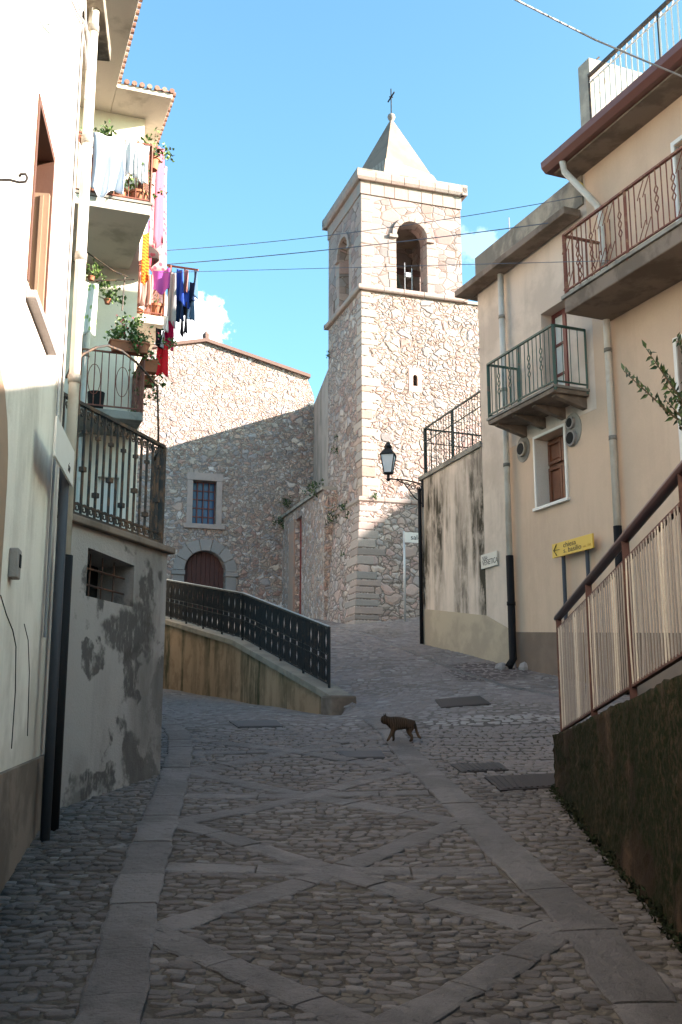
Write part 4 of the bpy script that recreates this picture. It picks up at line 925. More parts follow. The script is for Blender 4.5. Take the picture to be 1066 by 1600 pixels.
b.hexa(sq4(.205, .485) + sq4(.075, .62)); b.lathe(lpz, [(.075, .62), (.085, .66), (.05, .70), (.045, .73), (.0, .75)], 10); b.build('lamp_frame', 'iron', lm)

# street sign on a post by the tower
sp_ = at(633, 962, 26.8); sp_[2] = gz(sp_[0], sp_[1]); SF = Fr(sp_, 74, 1); zt3 = SF.sz(633, 832)[1]; zb3 = SF.sz(633, 848)[1]
ss = Thing('street_sign', 'white street name sign on a grey post in front of the tower base', 'sign', sp_)
b = MB(); b.tube([SF.P(0, 0, sp_[2] - .1), SF.P(0, 0, zt3 + .03)], .03, 8); b.build('post', 'galv', ss, smooth=True)
b = MB(); b.box(SF, .0, .95, .035, .055, zb3, zt3); b.build('sign_plate', 'whitepaint', ss, bevel=.004)
text_mesh('lettering', 'salem', SF, .16, zb3 + .08, .058, .19, 'letter', ss)

# plaque and yellow sign
pq = Thing('street_plaque', 'small white marble street name plaque on the beige wall beside the drainpipe', 'sign', FR.P(.4, .02, 4.3))
ps = [FR.sz(754, 868), FR.sz(779, 861)]; sa, sb2 = ps[0][0], ps[1][0]; zq0 = FR.sz(754, 890)[1]; zq1 = FR.sz(754, 868)[1]
b = MB(); b.box(FR, sb2, sa, .004, .035, zq0, zq1); b.build('plaque', 'marble', pq, bevel=.004)
text_mesh('lettering', 'VIA:', FR, sa - .05, zq1 - .11, .036, .11, 'letter', pq, flip=-1)
text_mesh('lettering', 'VENETICA', FR, sa - .05, zq0 + .05, .036, .13, 'letter', pq, flip=-1, xs=.85)
yo = .12
y0 = FR.sz(865, 851, yo); y1 = FR.sz(928, 835, yo); y2 = FR.sz(865, 873, yo); ya, yb = y0[0], y1[0]; yz1 = y0[1]; yz0 = y2[1]
ys = Thing('direction_sign', 'yellow arrow sign reading chiesa s. basilio on two grey posts', 'sign', FR.P((ya + yb) / 2, yo, gz(*FR.P(ya, yo, 0)[:2])))
b = MB(); b.box(FR, yb, ya, yo, yo + .03, yz0, yz1); b.build('sign_plate', 'yellow', ys, bevel=.004)
for s in (ya - .2, yb + .22):
    b = MB(); b.tube([FR.P(s, yo - .03, gz(*FR.P(s, yo, 0)[:2]) - .05), FR.P(s, yo - .03, yz1 - .04)], .03, 8); b.build('post', 'greypipe', ys, smooth=True)
hh = yz1 - yz0; ln = ya - yb
text_mesh('lettering', 'chiesa', FR, ya - ln * .29, yz0 + hh * .56, yo + .032, hh * .5, 'letter', ys, flip=-1, xs=1.25)
text_mesh('lettering', 's. basilio', FR, ya - ln * .29, yz0 + hh * .17, yo + .032, hh * .5, 'letter', ys, flip=-1, xs=1.25)
text_mesh('lettering', 'sec. XVI', FR, ya - ln * .78, yz0 + hh * .19, yo + .032, hh * .26, 'letterfaint', ys, flip=-1)
b = MB(); zc = (yz0 + yz1) / 2; a = lambda s, z: FR.P(s, yo + .033, z)
b.bar(a(ya - .06, zc), a(ya - .2, zc), .022, .004); b.bar(a(ya - .055, zc), a(ya - .13, zc + .085), .024, .004); b.bar(a(ya - .055, zc), a(ya - .13, zc - .085), .024, .004); b.build('arrow', 'letter', ys)

# ------------------------------------------------------------------ MOSSY WALL with slatted railing, right foreground
m0 = gp(868, 1240); m1 = gp(1066, 1478); MW = Fr(m0, math.degrees(math.atan2(m1[0] - m0[0], m1[1] - m0[1])), 1); Lm = float(np.linalg.norm((m1 - m0)[:2]))
t0 = MW.sz(874, 1150)[1]; t1 = MW.sz(1066, 1052)[1]; sl = (t1 - t0) / (MW.sz(1066, 1052)[0]); Ltot = Lm + 7
mo = Thing('mossy_wall', 'dark mossy retaining wall sloping up beside the lane on the right', 'wall', m0)
b = MB(); ns = 150; nz = 26; grid = {}
for i in range(ns + 1):
    s = -0.0 + Ltot * i / ns; zt_ = t0 + sl * s; p = MW.P(s, 0, 0); zb = gz(p[0], p[1]) - .15
    for j in range(nz + 1):
        k = j / nz; o = rng.normal(0, .004) + .035 * (1 - k) ** 3; grid[i, j] = len(b.v); b.v.append(tuple(MW.P(s, o, zb + (zt_ + rng.normal(0, .004) * (j == nz) - zb) * k)))
for i in range(ns):
    for j in range(nz): b.f.append((grid[i, j], grid[i + 1, j], grid[i + 1, j + 1], grid[i, j + 1]))
bk0 = []
for i in range(ns + 1):
    s = Ltot * i / ns; bk0.append(len(b.v)); b.v.append(tuple(MW.P(s, -.32, t0 + sl * s - .01)))
for i in range(ns): b.f.append((grid[i, nz], grid[i + 1, nz], bk0[i + 1], bk0[i]))
nb0 = len(b.v); b.v += [tuple(MW.P(0, -.32, m0[2] - .3)), tuple(MW.P(Ltot, -.32, -.3))]
b.f += [tuple(bk0 + [nb0 + 1, nb0]), tuple([grid[ns, j] for j in range(nz + 1)] + [bk0[ns], nb0 + 1]), tuple([grid[0, j] for j in range(nz, -1, -1)] + [nb0, bk0[0]])]
b.build('wall', 'mossy', mo, smooth=True, recalc=False)
# moss tufts and weeds along its foot and face: uncountable ground cover
b = MB(); pts = []
for _ in range(500):
    s = rng.uniform(0, Lm + .5); p = MW.P(s, .02, 0); pts.append((p[0], p[1], gz(p[0], p[1]) + rng.uniform(0, .05)))
leafclump(b, pts, 1500, .018, .035, 2.2)
b.build('moss_growth', m_block('foot_moss', [(.010, .018, .005), (.018, .026, .008), (.012, .015, .006)]), None, root=m0, recalc=False, kind='stuff', label='low moss and grass along the foot of the mossy wall', category='moss')
# railing
hr0 = MW.sz(880, 956, -.1); hr1 = MW.sz(1066, 735, -.1)
print(hr0, hr1)
M['slatmix'] = m_block('slat_metal', [(0.3068, 0.2778, 0.2503), (0.3392, 0.3068, 0.2778), (0.2665, 0.2422, 0.2213), (0.323, 0.2939, 0.2665), (0.5814, 0.533, 0.4522), (0.2826, 0.2584, 0.2358), (0.2261, 0.2067, 0.1938), (0.323, 0.2907, 0.2665)], .6)
sr = Thing('ramp_railing', 'brown metal railing filled with beige metal slats on the mossy wall', 'railing', MW.P(.1, -.1, t0))
hA, hB = .98, .98
sPost = [MW.sz(u, 1130, -.1)[0] for u in (880, 930, 993)]; sPost += [sPost[2] + (sPost[2] - sPost[1]) * 1.05, sPost[2] + 2.1 * (sPost[2] - sPost[1])]; sPost += [sPost[-1] + 1.2 * k for k in (1, 2, 3, 4, 5)]
zt_at = lambda s: t0 + sl * s
hsl = (hr1[1] - hr0[1]) / (hr1[0] - hr0[0]); zh_at = lambda s: hr0[1] + hsl * (s - hr0[0])
b = MB(); b.tube([MW.P(sPost[0] - .06, -.1, zh_at(sPost[0] - .06)), MW.P(sPost[-1], -.1, zh_at(sPost[-1]))], .032, 10); b.build('handrail', 'brownpaint', sr, smooth=True)
for s in sPost: b = MB(); b.bar(MW.P(s, -.1, zt_at(s) - .1), MW.P(s, -.1, zh_at(s)), .042); b.build('post', 'postpaint', sr)
zl = lambda s: zt_at(s) + .06 + .02 * s; zu = lambda s: zh_at(s) - .1 - .015 * s
for fn in (zl, zu): b = MB(); b.bar(MW.P(sPost[0], -.1, fn(sPost[0])), MW.P(sPost[-1], -.1, fn(sPost[-1])), .03, .022); b.build('cross_rail', 'postpaint', sr)
for a, c in zip(sPost, sPost[1:]):
    n = int(round((c - a - .05) / .062)); b = MB()
    for i in range(n):
        s = a + .035 + (c - a - .07) * (i + .5) / n; wd = .011; bend = rng.normal(0, .004) if rng.random() > .2 else rng.normal(0, .015); ang = rng.normal(0, .006)
        prof = [(-wd, 0), (-wd * .5, .0035), (wd * .5, .0035), (wd, 0)]
        vs = []; m = 5
        for j in range(m + 1):
            k = j / m; z = zl(s) + (zu(s) - zl(s)) * k; x = bend * math.sin(k * math.pi) + ang * k
            for (q, oo) in prof: vs.append(MW.P(s + x + q, -.085 + oo + bend * .5 * math.sin(k * 3.1), z))
            for (q, oo) in reversed(prof): vs.append(MW.P(s + x + q, -.088 + oo + bend * .5 * math.sin(k * 3.1), z))
        b.add(vs, [(j * 8 + q, j * 8 + (q + 1) % 8, (j + 1) * 8 + (q + 1) % 8, (j + 1) * 8 + q) for j in range(m) for q in range(8)])
    b.build('slat_panel', 'slatmix', sr)
b = MB(); b.box(MW, 1.55, 2.05, -.3, -.16, zt_at(1.6) - .05, zt_at(1.9) + .07); b.build('loose_block', 'coping', mo, bevel=.02)

# shrub reaching in from the right
sx = np.array([2.35, 5.4, gz(2.35, 5.4)])
shr = Thing('shrub', 'leafy green shrub reaching over the slatted railing from the right edge', 'shrub', sx)
b = MB(); lb = MB()
tips = [((975, 580), 5.6), ((1010, 545), 5.5), ((1058, 528), 5.4), ((1040, 600), 5.5), ((1062, 665), 5.4), ((1075, 640), 5.4), ((1035, 580), 5.6), ((1070, 575), 5.3), ((1100, 560), 5.4), ((1120, 620), 5.3), ((1040, 625), 5.5), ((1150, 500), 5.4), ((1190, 560), 5.2), ((1200, 650), 5.5)]
root = at(1130, 700, 5.45)
b.tube([sx, lp(sx, root, .5) + [.05, 0, 0], root], [.04, .03, .02], 7)
for (uv, D) in tips:
    tp = at(*uv, D); mid = lp(root, tp, .5) + np.array([0, 0, -.04]) ; pp = [root, mid, lp(mid, tp, .6), tp]; b.tube(pp, [.010, .006, .004, .002], 5)
    L = np.linalg.norm(tp - root); n = int(L / .022)
    for k in range(n):
        t_ = (k + 1) / n; q = lp(root, mid, t_ * 2) if t_ < .5 else lp(mid, tp, t_ * 2 - 1)
        for sg in (-1, 1):
            dd = np.array([rng.normal(0, .6), rng.normal(0, .5), .8 * sg + .45]); dd /= np.linalg.norm(dd); x = np.cross(dd, [rng.normal(0, .3), 1, rng.normal(0, .3)]); x /= np.linalg.norm(x); l = rng.uniform(.035, .06); wd = l * .2; nn = np.cross(dd, x) * l * .1
            lb.add([q, q + dd * l * .4 + x * wd + nn, q + dd * l, q + dd * l * .4 - x * wd + nn, q + dd * l * .5], [(0, 1, 4), (1, 2, 4), (2, 3, 4), (3, 0, 4)])
b.build('stem', 'twig', shr, smooth=True); lb.build('foliage', 'leafdark', shr, recalc=False)

# ------------------------------------------------------------------ PARAPET WALL in the middle, with iron railing
wp = [np.array(p) for p in wl_pts]
pw = Thing('parapet_wall', 'stained ochre parapet wall with pale coping dividing the two lanes', 'wall', wp[1])
def offs(pts, o):
    r = []
    for i, p in enumerate(pts):
        d = pts[min(i + 1, len(pts) - 1)] - pts[max(i - 1, 0)]; d = d[:2] / np.linalg.norm(d[:2]); r.append(np.array([p[0] + d[1] * o, p[1] - d[0] * o, p[2]]))
    return r
def sub(pts, n):
    r = []
    for a, c in zip(pts, pts[1:]): r += [lp(a, c, k / n) for k in range(n)]
    return r + [pts[-1]]
wp = sub(wp, 6)
def wallstrip(mb, pts, o0, o1, zt, zb):
    A_ = offs(pts, o0); B_ = offs(pts, o1); n = len(pts); vs = []
    for a, c in zip(A_, B_):
        vs += [(a[0], a[1], zb(a)), (a[0], a[1], zt(a)), (c[0], c[1], zt(a)), (c[0], c[1], zb(a))]
    mb.add(vs, [(4 * i + k, 4 * i + (k + 1) % 4, 4 * i + 4 + (k + 1) % 4, 4 * i + 4 + k) for i in range(n - 1) for k in range(4)] + [(0, 1, 2, 3), (4 * n - 4, 4 * n - 1, 4 * n - 2, 4 * n - 3)])
b = MB(); wallstrip(b, wp, .02, .3, lambda p: p[2] - .1, lambda p: float(fA(p[0], p[1])) - .5); b.build('wall', 'parapet_plaster', pw)
b = MB()
for i in range(len(wp) - 1):
    seg = [lp(wp[i], wp[i + 1], .008), lp(wp[i], wp[i + 1], .5), lp(wp[i], wp[i + 1], .992)]; wallstrip(b, seg, -.03, .34, lambda p: p[2], lambda p: p[2] - .1)
b.build('coping', 'coping', pw, bevel=.01)
e0 = wp[0]; de = (wp[0] - wp[3]); de /= np.linalg.norm(de[:2]); b = MB(); ep = [e0 + de * .02, e0 - de * .3]; wallstrip(b, ep, -.05, .36, lambda p: e0[2] + .015, lambda p: e0[2] - .5); b.build('end_block', 'concrete_dark', pw, bevel=.03)
ir = Thing('iron_railing', 'black iron railing with diamond pattern on the ochre parapet wall', 'railing', wp[6])
rp = offs(wl_pts, .16); rp[0] = lp(rp[0], rp[1], .98)
zfix = lambda p: np.array([p[0], p[1], p[2]])
Rr = [rp[1], rp[2], rp[3], rp[4]]
def dstyle(b, p, d, i, n, h, low):
    U = np.array([0, 0, 1.])
    if i % 5 == 2:
        for z0, z1 in ((low + .02, .36), (.46, h - .02)):
            zc = (z0 + z1) / 2
            for sg in (-1, 1): b.bar(p + U * z0, p + d * .05 * sg + U * zc, .012); b.bar(p + d * .05 * sg + U * zc, p + U * z1, .012)
        return True
for k, (a, c) in enumerate(zip(Rr, Rr[1:])):
    rail(ir, a, c, .84, .062, .009, 'iron', (.04, .025), .05, 1.05, .03, [.37, .45], dstyle)
    b = MB(); b.bar(P3(a) + [0, 0, .862], P3(c) + [0, 0, .862], .03, .012); b.build('rail_cap', 'galv', ir)

# ------------------------------------------------------------------ LEFT RETAINING BLOCK with iron railing
_o = GL.P(-.8, 0, 1.1); _q = lambda a, z: GL.P(a, 0, z) - _o
M['block_plaster'] = m_plaster('block_plaster', (.36, .33, .31), (.050, .045, .042), .9, 1.3, lo=(.53, .58), second=(.20, .18, .165), streak=.5, streakc=(.07, .063, .055), bdist=.012, spots=[(_q(-.62, 2.40), (.42, .42, .26)), (_q(-.55, 2.08), (.16, .16, .30)), (_q(-1.15, 2.15), (.22, .22, .10)), (_q(-.95, 1.2), (.35, .35, .14)), (_q(-.3, 2.75), (.16, .16, .3))])
lb_ = Thing('retaining_block', 'grey patched concrete block with a small barred window under the iron railing', 'wall', GL.P(-.8, 0, 1.1))
LBk = Fr(GL.P(0, 0, 0), -18, 1)
lw = [(-1.29, 2.62), (-.57, 2.61), (-.57, 2.96), (-1.29, 3.0)]
b = MB(); b.prism(GL, [(-3.4, 0), (0, 0), (0, 3.15), (-3.4, 3.15)], 0, -.35, [lw]); b.build('wall', 'block_plaster', lb_)
pl = [GL.P(0, -.352, 0)[:2], GL.P(-.16, -.352, 0)[:2]]
b = MB(); c0 = GL.P(-.12, -.36, 0); c1 = c0 + LBk.d * 7.9; c2 = GL.P(-3.4, -.36, 0); c3 = c2 + LBk.d * 8.5
b.plan([c0[:2], c1[:2], c3[:2], c2[:2]], 0, 2.4); b.plan([c0[:2], c1[:2], c3[:2], c2[:2]], 3.0, 3.149); b.build('block_body', 'grey_plaster', lb_)
b = MB(); b.box(GL, -1.4, -.5, -.37, -.39, 2.5, 3.1); b.build('dark_interior', 'black', lb_)
b = MB()
for s in (-1.27, -1.1, -.92, -.74): b.tube([GL.P(s, -.1, 2.62), GL.P(s + .01, -.1, 2.985)], .007, 5)
for z in (2.72, 2.85): b.tube([GL.P(-1.28, -.088, z + .01), GL.P(-.58, -.088, z)], .009, 5)
b.build('window_bars', 'barsrust', lb_)
b = MB(); b.box(GL, -3.4, .05, .06, -.3, 3.151, 3.21); b.build('ledge', 'concrete_dark', lb_, bevel=.012)
b = MB(); b.box(LBk, .1, 8, -.04, -.3, 3.151, 3.205); b.build('side_ledge', 'concrete_dark', lb_, bevel=.012)
fr_ = Thing('iron_railing', 'old black wrought iron railing with scrolls and collars on the grey block', 'railing', GL.P(-.8, -.05, 3.21))
def sstyle(b, p, d, i, n, h, low):
    U = np.array([0, 0, 1.]); z = (.25, .62, .42, .75)[i % 4]
    if i % 2 == 0: b.bar(p + U * (z - .02), p + U * (z + .02), .045); b.bar(p + U * (h - .23), p + U * (h - .2), .036)
    for sg, z0, r0 in ((1, low + .055, .045), (-1, low + .05, .035), (1, h - .06, .03), (-1, h - .075, .035)):
        if i == n: continue
        c = p + d * (.05 * sg) + U * z0; b.tube([c + d * r0 * (1 - j / 16) * math.cos(j * .7) * sg + U * r0 * (1 - j / 16) * math.sin(j * .7) for j in range(11)], .006, 4)
rail(fr_, GL.P(-1.95, -.05, 3.2), GL.P(-.04, -.05, 3.2), .94, .098, .0085, 'iron_old', (.04, .028), .05, 2.2, .035, [h_ for h_ in (.13,)], sstyle)
rail(fr_, GL.P(-.04, -.08, 3.2), GL.P(-.04, -.08, 3.2) + LBk.d * .45, .94, .2, .0075, 'iron_old', (.035, .025), .05, 2.2, .03, [.13])
b = MB(); pp = [GL.P(*(lambda q: (q[0], -.05, q[1]))(GL.sz(u, v, -.05))) for u, v in ((104, 590), (112, 572), (130, 553), (150, 543), (168, 540), (190, 548), (213, 566), (235, 590), (246, 605), (247, 640), (248, 700))]
b.tube(pp, .011, 6); b.build('arched_rod', 'iron_old', fr_, smooth=True)

# ------------------------------------------------------------------ NEAR LEFT HOUSE
ha = Thing('white_house', 'sunlit white plastered house at the left edge with a brown shuttered window', 'house', GA.P(-2, 0, .8))
aw_ = [(-1.85, 4.10), (-1.13, 4.10), (-1.13, 5.27), (-1.85, 5.27)]
b = MB(); b.prism(GA, [(-14, -2), (0, -2), (0, 10.5), (-14, 10.5)], 0, -.35, [aw_]); b.build('wall', 'white_plaster', ha)
b = MB(); b.box(GA, -14, -.01, -.36, -5, -2, 10.45); b.build('house_body', 'white_plaster', ha)
pz = GA.sz(30, 1185)[1]; b = MB(); b.prism(GA, [(-9, -.5), (.012, -.5), (.012, pz), (-9, pz - .3)], .03, -.01); b.build('plinth', 'concrete_dark', ha)
b = MB(); b.box(GA, -1.85, -.9, .0, .06, 3.99, 4.04); b.build('window_sill', 'greystone', ha, bevel=.006)
b = MB(); a, c, z0, z1 = -1.85, -1.13, 4.10, 5.27
b.box(GA, a, a + .04, -.3, .01, z0, z1); b.box(GA, c - .04, c, -.3, .01, z0, z1); b.box(GA, a + .04, c - .04, -.3, .01, z1 - .05, z1); b.box(GA, a + .04, c - .04, -.3, -.26, z0, z0 + .05); wo = b.build('window', 'darkframe', ha)
b = MB(); b.box(GA, a + .04, c - .04, -.29, -.3, z0, z1); b.build('pane', 'glassdark', (ha, wo))
WS = Fr(GA.P(c - .045, -.02, 0), -8 + 90, 1)
b = MB(); b.box(Fr(GA.P(0, 0, 0), -8, 1), c - .085, c - .045, -.24, -.0, z0 + .05, z1 - .3)
for k in range(4): b.box(GA, c - .1, c - .086, -.22 + k * .055, -.20 + k * .055, z0 + .06, z1 - .32)
b.build('shutter', 'woodlight', (ha, wo))
b = MB(); sd = GA.sz(9, 700)[0]; zd = 3.32; b.prism(GA, [(sd - 1.1, .4), (sd, .4)] + arc(sd - .55, zd - .5, .55, 0, 180, 10), .02, -.02); b.build('door', 'woodlight', ha)
zc_ = GA.sz(118, 24, .12)[1]
pu = GA.sz(118, 110, .09)[0]; pipe(ha, GA, [(-.16, .09, 7.5), (-.16, .09, GA.sz(83, 842, .09)[1])], .04, 'pvc', collars=.95); pz2 = GA.sz(83, 842, .09)[1]
pipe(ha, GA, [(-.16, .09, pz2), (-.16, .09, .9)], .058, 'castpipe', collars=2.0)
b = MB(); b.tube([GA.P(-.42, .02, 7.5), GA.P(-.40, .02, 5.2), GA.P(-.43, .02, 3.6), GA.P(-.42, .02, 2.2)], .010, 5); b.tube([GA.P(-.36, .02, 7.5), GA.P(-.37, .02, 5.5), GA.P(-.35, .02, 4.2)], .008, 5); b.build('wall_cable', 'cablelight', ha)
b = MB()
cpt = lambda u, v, o=.2: GA.hit(u, v, o)
b.tube([cpt(112, 0), cpt(120, 18), cpt(130, 32), cpt(137, 50), cpt(139, 90), cpt(136, 125), cpt(133, 155)], .008, 5); b.tube([cpt(133, 0), cpt(134, 30), cpt(137, 60), cpt(141, 100), cpt(138, 130)], .007, 5); b.tube([cpt(121, 0), cpt(124, 14), cpt(129, 17), cpt(131, 5), cpt(130, -4)], .006, 5); b.tube([cpt(118, 20), cpt(128, 40), cpt(133, 70), cpt(136, 110)], .006, 5)
b.build('cable_bundle', 'cablelight', ha, smooth=True)
bs = GA.sz(16, 882)[0]; b = MB(); b.box(GA, bs - .06, bs + .05, 0.001, .05, 2.40, 2.56); bx_ = b.build('meter_box', 'greystone', ha, bevel=.006)
b = MB(); b.box(GA, bs - .025, bs + .02, .051, .056, 2.46, 2.53); b.build('meter_screen', 'black', (ha, bx_))
b = MB(); c = lambda u, v: GA.hit(u, v, .002)
b.tube([c(1, 930), c(10, 960), c(20, 985), c(25, 1010), c(24, 1080), c(18, 1170)], .0035, 4); b.tube([c(38, 975), c(44, 1000), c(46, 1050), c(43, 1150)], .003, 4); b.build('wall_crack', 'black', ha)
hk = Thing('iron_hook', 'black iron bracket with curled tip sticking out of the white house', 'bracket', GA.hit(-8, 283))
hp = [GA.P(-2.52, 0, 4.43) + np.array([0, 0, 0])]; b = MB(); q0 = GA.hit(-25, 283, 0); D_ = lambda u, v: at(u, v, 4.6); b.tube([q0, D_(-10, 281), D_(15, 281), D_(30, 285), D_(40, 284), D_(43, 278), D_(40, 272), D_(33, 272), D_(30, 276)], .007, 6); b.build('bracket_arm', 'iron', hk, smooth=True)
# upper balcony slab of the white house
zz = 7.1; q = hz(173, 97, zz); qs, qo = GA.so(q)
b = MB(); b.box(GA, -2.5, qs, .001, qo, zz, zz + .12); b.build('balcony_slab', m_plaster('stained_soffit', (.34, .30, .24), (.12, .105, .085), .9, 3., lo=(.42, .56)), ha, bevel=.01)
print('slab', qs, qo)
# sign on its post
pf = gp(70, 1318); SP = Fr(pf, -7, 1); ptop = SP.sz(96, 700)[1]; pz0 = SP.sz(97, 752)[1]; pz1 = SP.sz(101, 697)[1]; pn = SP.sz(75, 680)[0]
sg = Thing('street_sign', 'white street sign on a blue grey post beside the white house downpipe', 'sign', (pf[0], pf[1], gz(pf[0], pf[1])))
b = MB(); b.tube([(pf[0], pf[1], gz(pf[0], pf[1]) - .05), (pf[0], pf[1], pz1 + .02)], .032, 10); b.build('post', 'greypipe', sg, smooth=True)
b = MB(); b.box(SP, pn, .05, .036, .05, pz0, pz1 + .0); b.build('sign_plate', 'whitepaint', sg, bevel=.003)
text_mesh('lettering', 'via', SP, -.12, pz0 + .05, .051, .1, 'letter', sg, flip=-1)

# ------------------------------------------------------------------ LAUNDRY HOUSE (behind the grey block)
W1 = Fr(at(200, 600, 17.1), 70, 1); W2 = Fr(at(222, 560, 19.0), 70, 1); WS1 = Fr(W1.P(0, 0, 0), -20, -1)
hb = Thing('balcony_house', 'cream house with stacked balconies and tiled eaves hung with laundry', 'house', W1.P(-1, 0, 2.5)); zE_ = 12.37
b = MB(); dr = [(-.46, 3.16), (.0, 3.16), (.0, 5.75), (-.46, 5.75)]
d1 = [(-.95, 9.7), (-.35, 9.7), (-.35, 11.5), (-.95, 11.5)]
b.prism(W1, [(-6, 1), (.1, 1), (.1, zE_), (-6, zE_)], 0, -.3, [[(-.42, 3.16), (-.08, 3.16), (-.08, 5.72), (-.42, 5.72)], d1]); b.build('wall', 'cream_plaster', hb)
b = MB(); b.box(W1, -6, .09, -.31, -9, 1, zE_ - .01); b.build('house_body', 'cream_plaster', hb)
s2_, o2_ = W1.so(W2.P(0, 0, 0)); b = MB(); b.box(W1, .1, s2_, o2_, -9, 1, zE_ - .02); b.build('rear_wall', 'cream_plaster', hb)
b = MB(); b.box(W1, -.42, -.08, -.12, -.16, 3.16, 5.72); b.build('door', 'whitepaint', hb)
b = MB(); b.box(W1, -.95, -.35, -.12, -.16, 9.7, 11.5); b.build('balcony_door', 'wood', hb)
b = MB(); wz_ = 6.6; b.box(W2, -.42, -.36, 0.002, .03, 5.8, 8.2); b.box(W2, -.35, -.12, .002, .02, 5.8, 8.2); b.build('shutter', 'pvc', hb)
# eaves
for nm, (sa_, sb3, oa, ob) in (('eave', (-6, -.52, -6, 4.2)), ('eave', (-.515, .44, -6, .8))):
    b = MB(); b.box(W1, sa_, sb3, oa, ob, zE_ + .002, zE_ + .1); e_ = b.build(nm, 'soffit', hb, bevel=.01)
    b = MB(); n = int((sb3 - sa_ + .1) / .13)
    for k in range(n):
        s = sb3 + .05 - .13 * k - .065; b.tube([W1.P(s, ob + .05, zE_ + .12), W1.P(s, oa, zE_ + .13 + .25 * (ob - oa) * .15)], .045, 8)
    n = int((ob - oa) / .16)
    for k in range(min(n, 40)):
        o = ob - .16 * k - .08; b.tube([W1.P(sb3 + .07, o, zE_ + .13), W1.P(sb3 - .3, o, zE_ + .15)], .045, 8)
    b.build('roof_tile', 'tile', (hb, e_))
def brail(label, fr, S0, S1, O, z, h=.95, side=True, back=0., loops=False, st=.11):
    t_ = Thing('balcony_railing', label, 'railing', fr.P(S1, O, z))
    def cstyle(b, p, d, i, n, hh, low):
        if loops and i % 4 == 2:
            U = np.array([0, 0, 1.]); c = p + U * (hh * .5); b.tube([c + d * .1 * math.cos(j * math.pi / 8) + U * .25 * math.sin(j * math.pi / 8) for j in range(17)], .006, 4)
    rail(t_, fr.P(S0, O, z), fr.P(S1, O, z), h, st, .006, 'rust', (.035, .025), .05, 1.6, .03, None, cstyle)
    if side: rail(t_, fr.P(S1, O - .02, z), fr.P(S1, back, z), h, st, .006, 'rust', (.035, .025), .05, 1.6, .03, None, cstyle)
    return t_
zb1 = 9.43; b = MB(); b.box(W1, -3, -.06, .002, 2.12, zb1, zb1 + .17); b.build('balcony_slab', 'soffit', hb, bevel=.015)
b = MB(); b.box(W1, -3, -.04, .002, 2.14, zb1 + .171, zb1 + .21); b.build('balcony_edge', 'concrete', hb)
brail('rusty railing of the topmost balcony with white sheets', W1, -3, -.08, 2.1, zb1 + .2, 1.0, True, .02)
zb2_ = 8.80; b = MB(); b.box(W2, -.62, .21, -1.2, 1.1, zb2_, zb2_ + .16); b.box(W2, -.62, .0, .0, .003, zb2_, zb2_ + .01); b.build('balcony_slab', 'soffit', hb, bevel=.015)
brail('rusty railing of the middle balcony under the clothes rack', W2, -.62, .19, 1.08, zb2_ + .16, .95, True, -1.1)
zb3_ = 6.42; b = MB(); b.box(W1, -.9, .11, .002, 1.08, zb3_, zb3_ + .14); b.build('balcony_slab', 'concrete', hb, bevel=.015)
brail('thin rusty railing with circles on the lowest balcony', W1, -.9, .09, 1.06, zb3_ + .14, .95, True, .02, True, .1)
pipe(hb, W1, [(-.72, .08, 8.6), (-.72, .08, 3.2)], .05, 'pvc', collars=1.4)
b = MB(); b.tube([W1.P(-1.0, .9, 9.3), W1.P(-.45, .95, 8.95), W1.P(-.2, .9, 8.9)], .012, 5); b.tube([W1.P(-.75, .9, 8.75), W1.P(-.1, .95, 8.85)], .012, 5); b.tube([W1.P(-.25, .9, 8.9), W1.P(-.27, .9, 8.3)], .012, 5); b.build('awning_frame', 'iron_old', hb)

# laundry: cloths and clothes
def cl(uv, D): return at(uv[0], uv[1], D)
def cloth(name, label, cat, a, b_, drop, mat, folds=3, amp=.03, D=None, tail=None, rag=.04, group='laundry hung out on the balconies', legs=False):
    """a, b_: top corners in 3-D; drop: length hanging; folds run down"""
    a = P3(a); b_ = P3(b_); L = np.linalg.norm(b_ - a); nx_, nz_ = max(10, int(L / .03)), 18; d = (b_ - a) / L; nrm = np.array([d[1], -d[0], 0]); nrm /= np.linalg.norm(nrm) + 1e-6
    ph = rng.uniform(0, 6); me_b = MB(); gw_ = tail if tail is not None else 1.
    for j in range(nz_ + 1):
        k = j / nz_
        for i in range(nx_ + 1):
            x = i / nx_; sag = .05 * L * math.sin(math.pi * x) * (1 - k * .4)
            wdt = 1 + (gw_ - 1) * k; xx = (x - .5) * wdt + .5 + .03 * math.sin(k * 4 + ph)
            dd = drop * (1 + rag * math.sin(x * 7 + ph)) * k
            p = a + d * L * xx - np.array([0, 0, sag + dd]) + nrm * amp * (.35 + k) * (math.sin(x * folds * 2 * math.pi + ph + k * 1.2) + .4 * math.sin(x * folds * 4.7 + ph * 2))
            me_b.v.append(tuple(p))
    for j in range(nz_):
        for i in range(nx_):
            if legs and j > nz_ * .35 and abs((i + .5) / nx_ - .5) < .09: continue
            me_b.f.append((j * (nx_ + 1) + i, j * (nx_ + 1) + i + 1, (j + 1) * (nx_ + 1) + i + 1, (j + 1) * (nx_ + 1) + i))
    o = me_b.build(name, mat, None, smooth=True, root=lp(a, b_, .5), recalc=False); m = o.modifiers.new('thickness', 'SOLIDIFY'); m.thickness = .006
    o['label'] = label; o['category'] = cat; o['group'] = group; return o
CW = m_cloth('white_cotton', (.66, .67, .74)); CW2 = m_cloth('white_cotton_thin', (.72, .70, .70)); CF_ = m_cloth('floral_cotton', (.34, .20, .19), 'spots', (.45, .05, .08), 9); CP = m_cloth('pink_stripe', (.36, .10, .14)); CPL = m_cloth('pale_pink', (.34, .17, .16)); CO = m_cloth('orange_towel', (.50, .06, .01), 'stripe', (.55, .17, .02), 5)
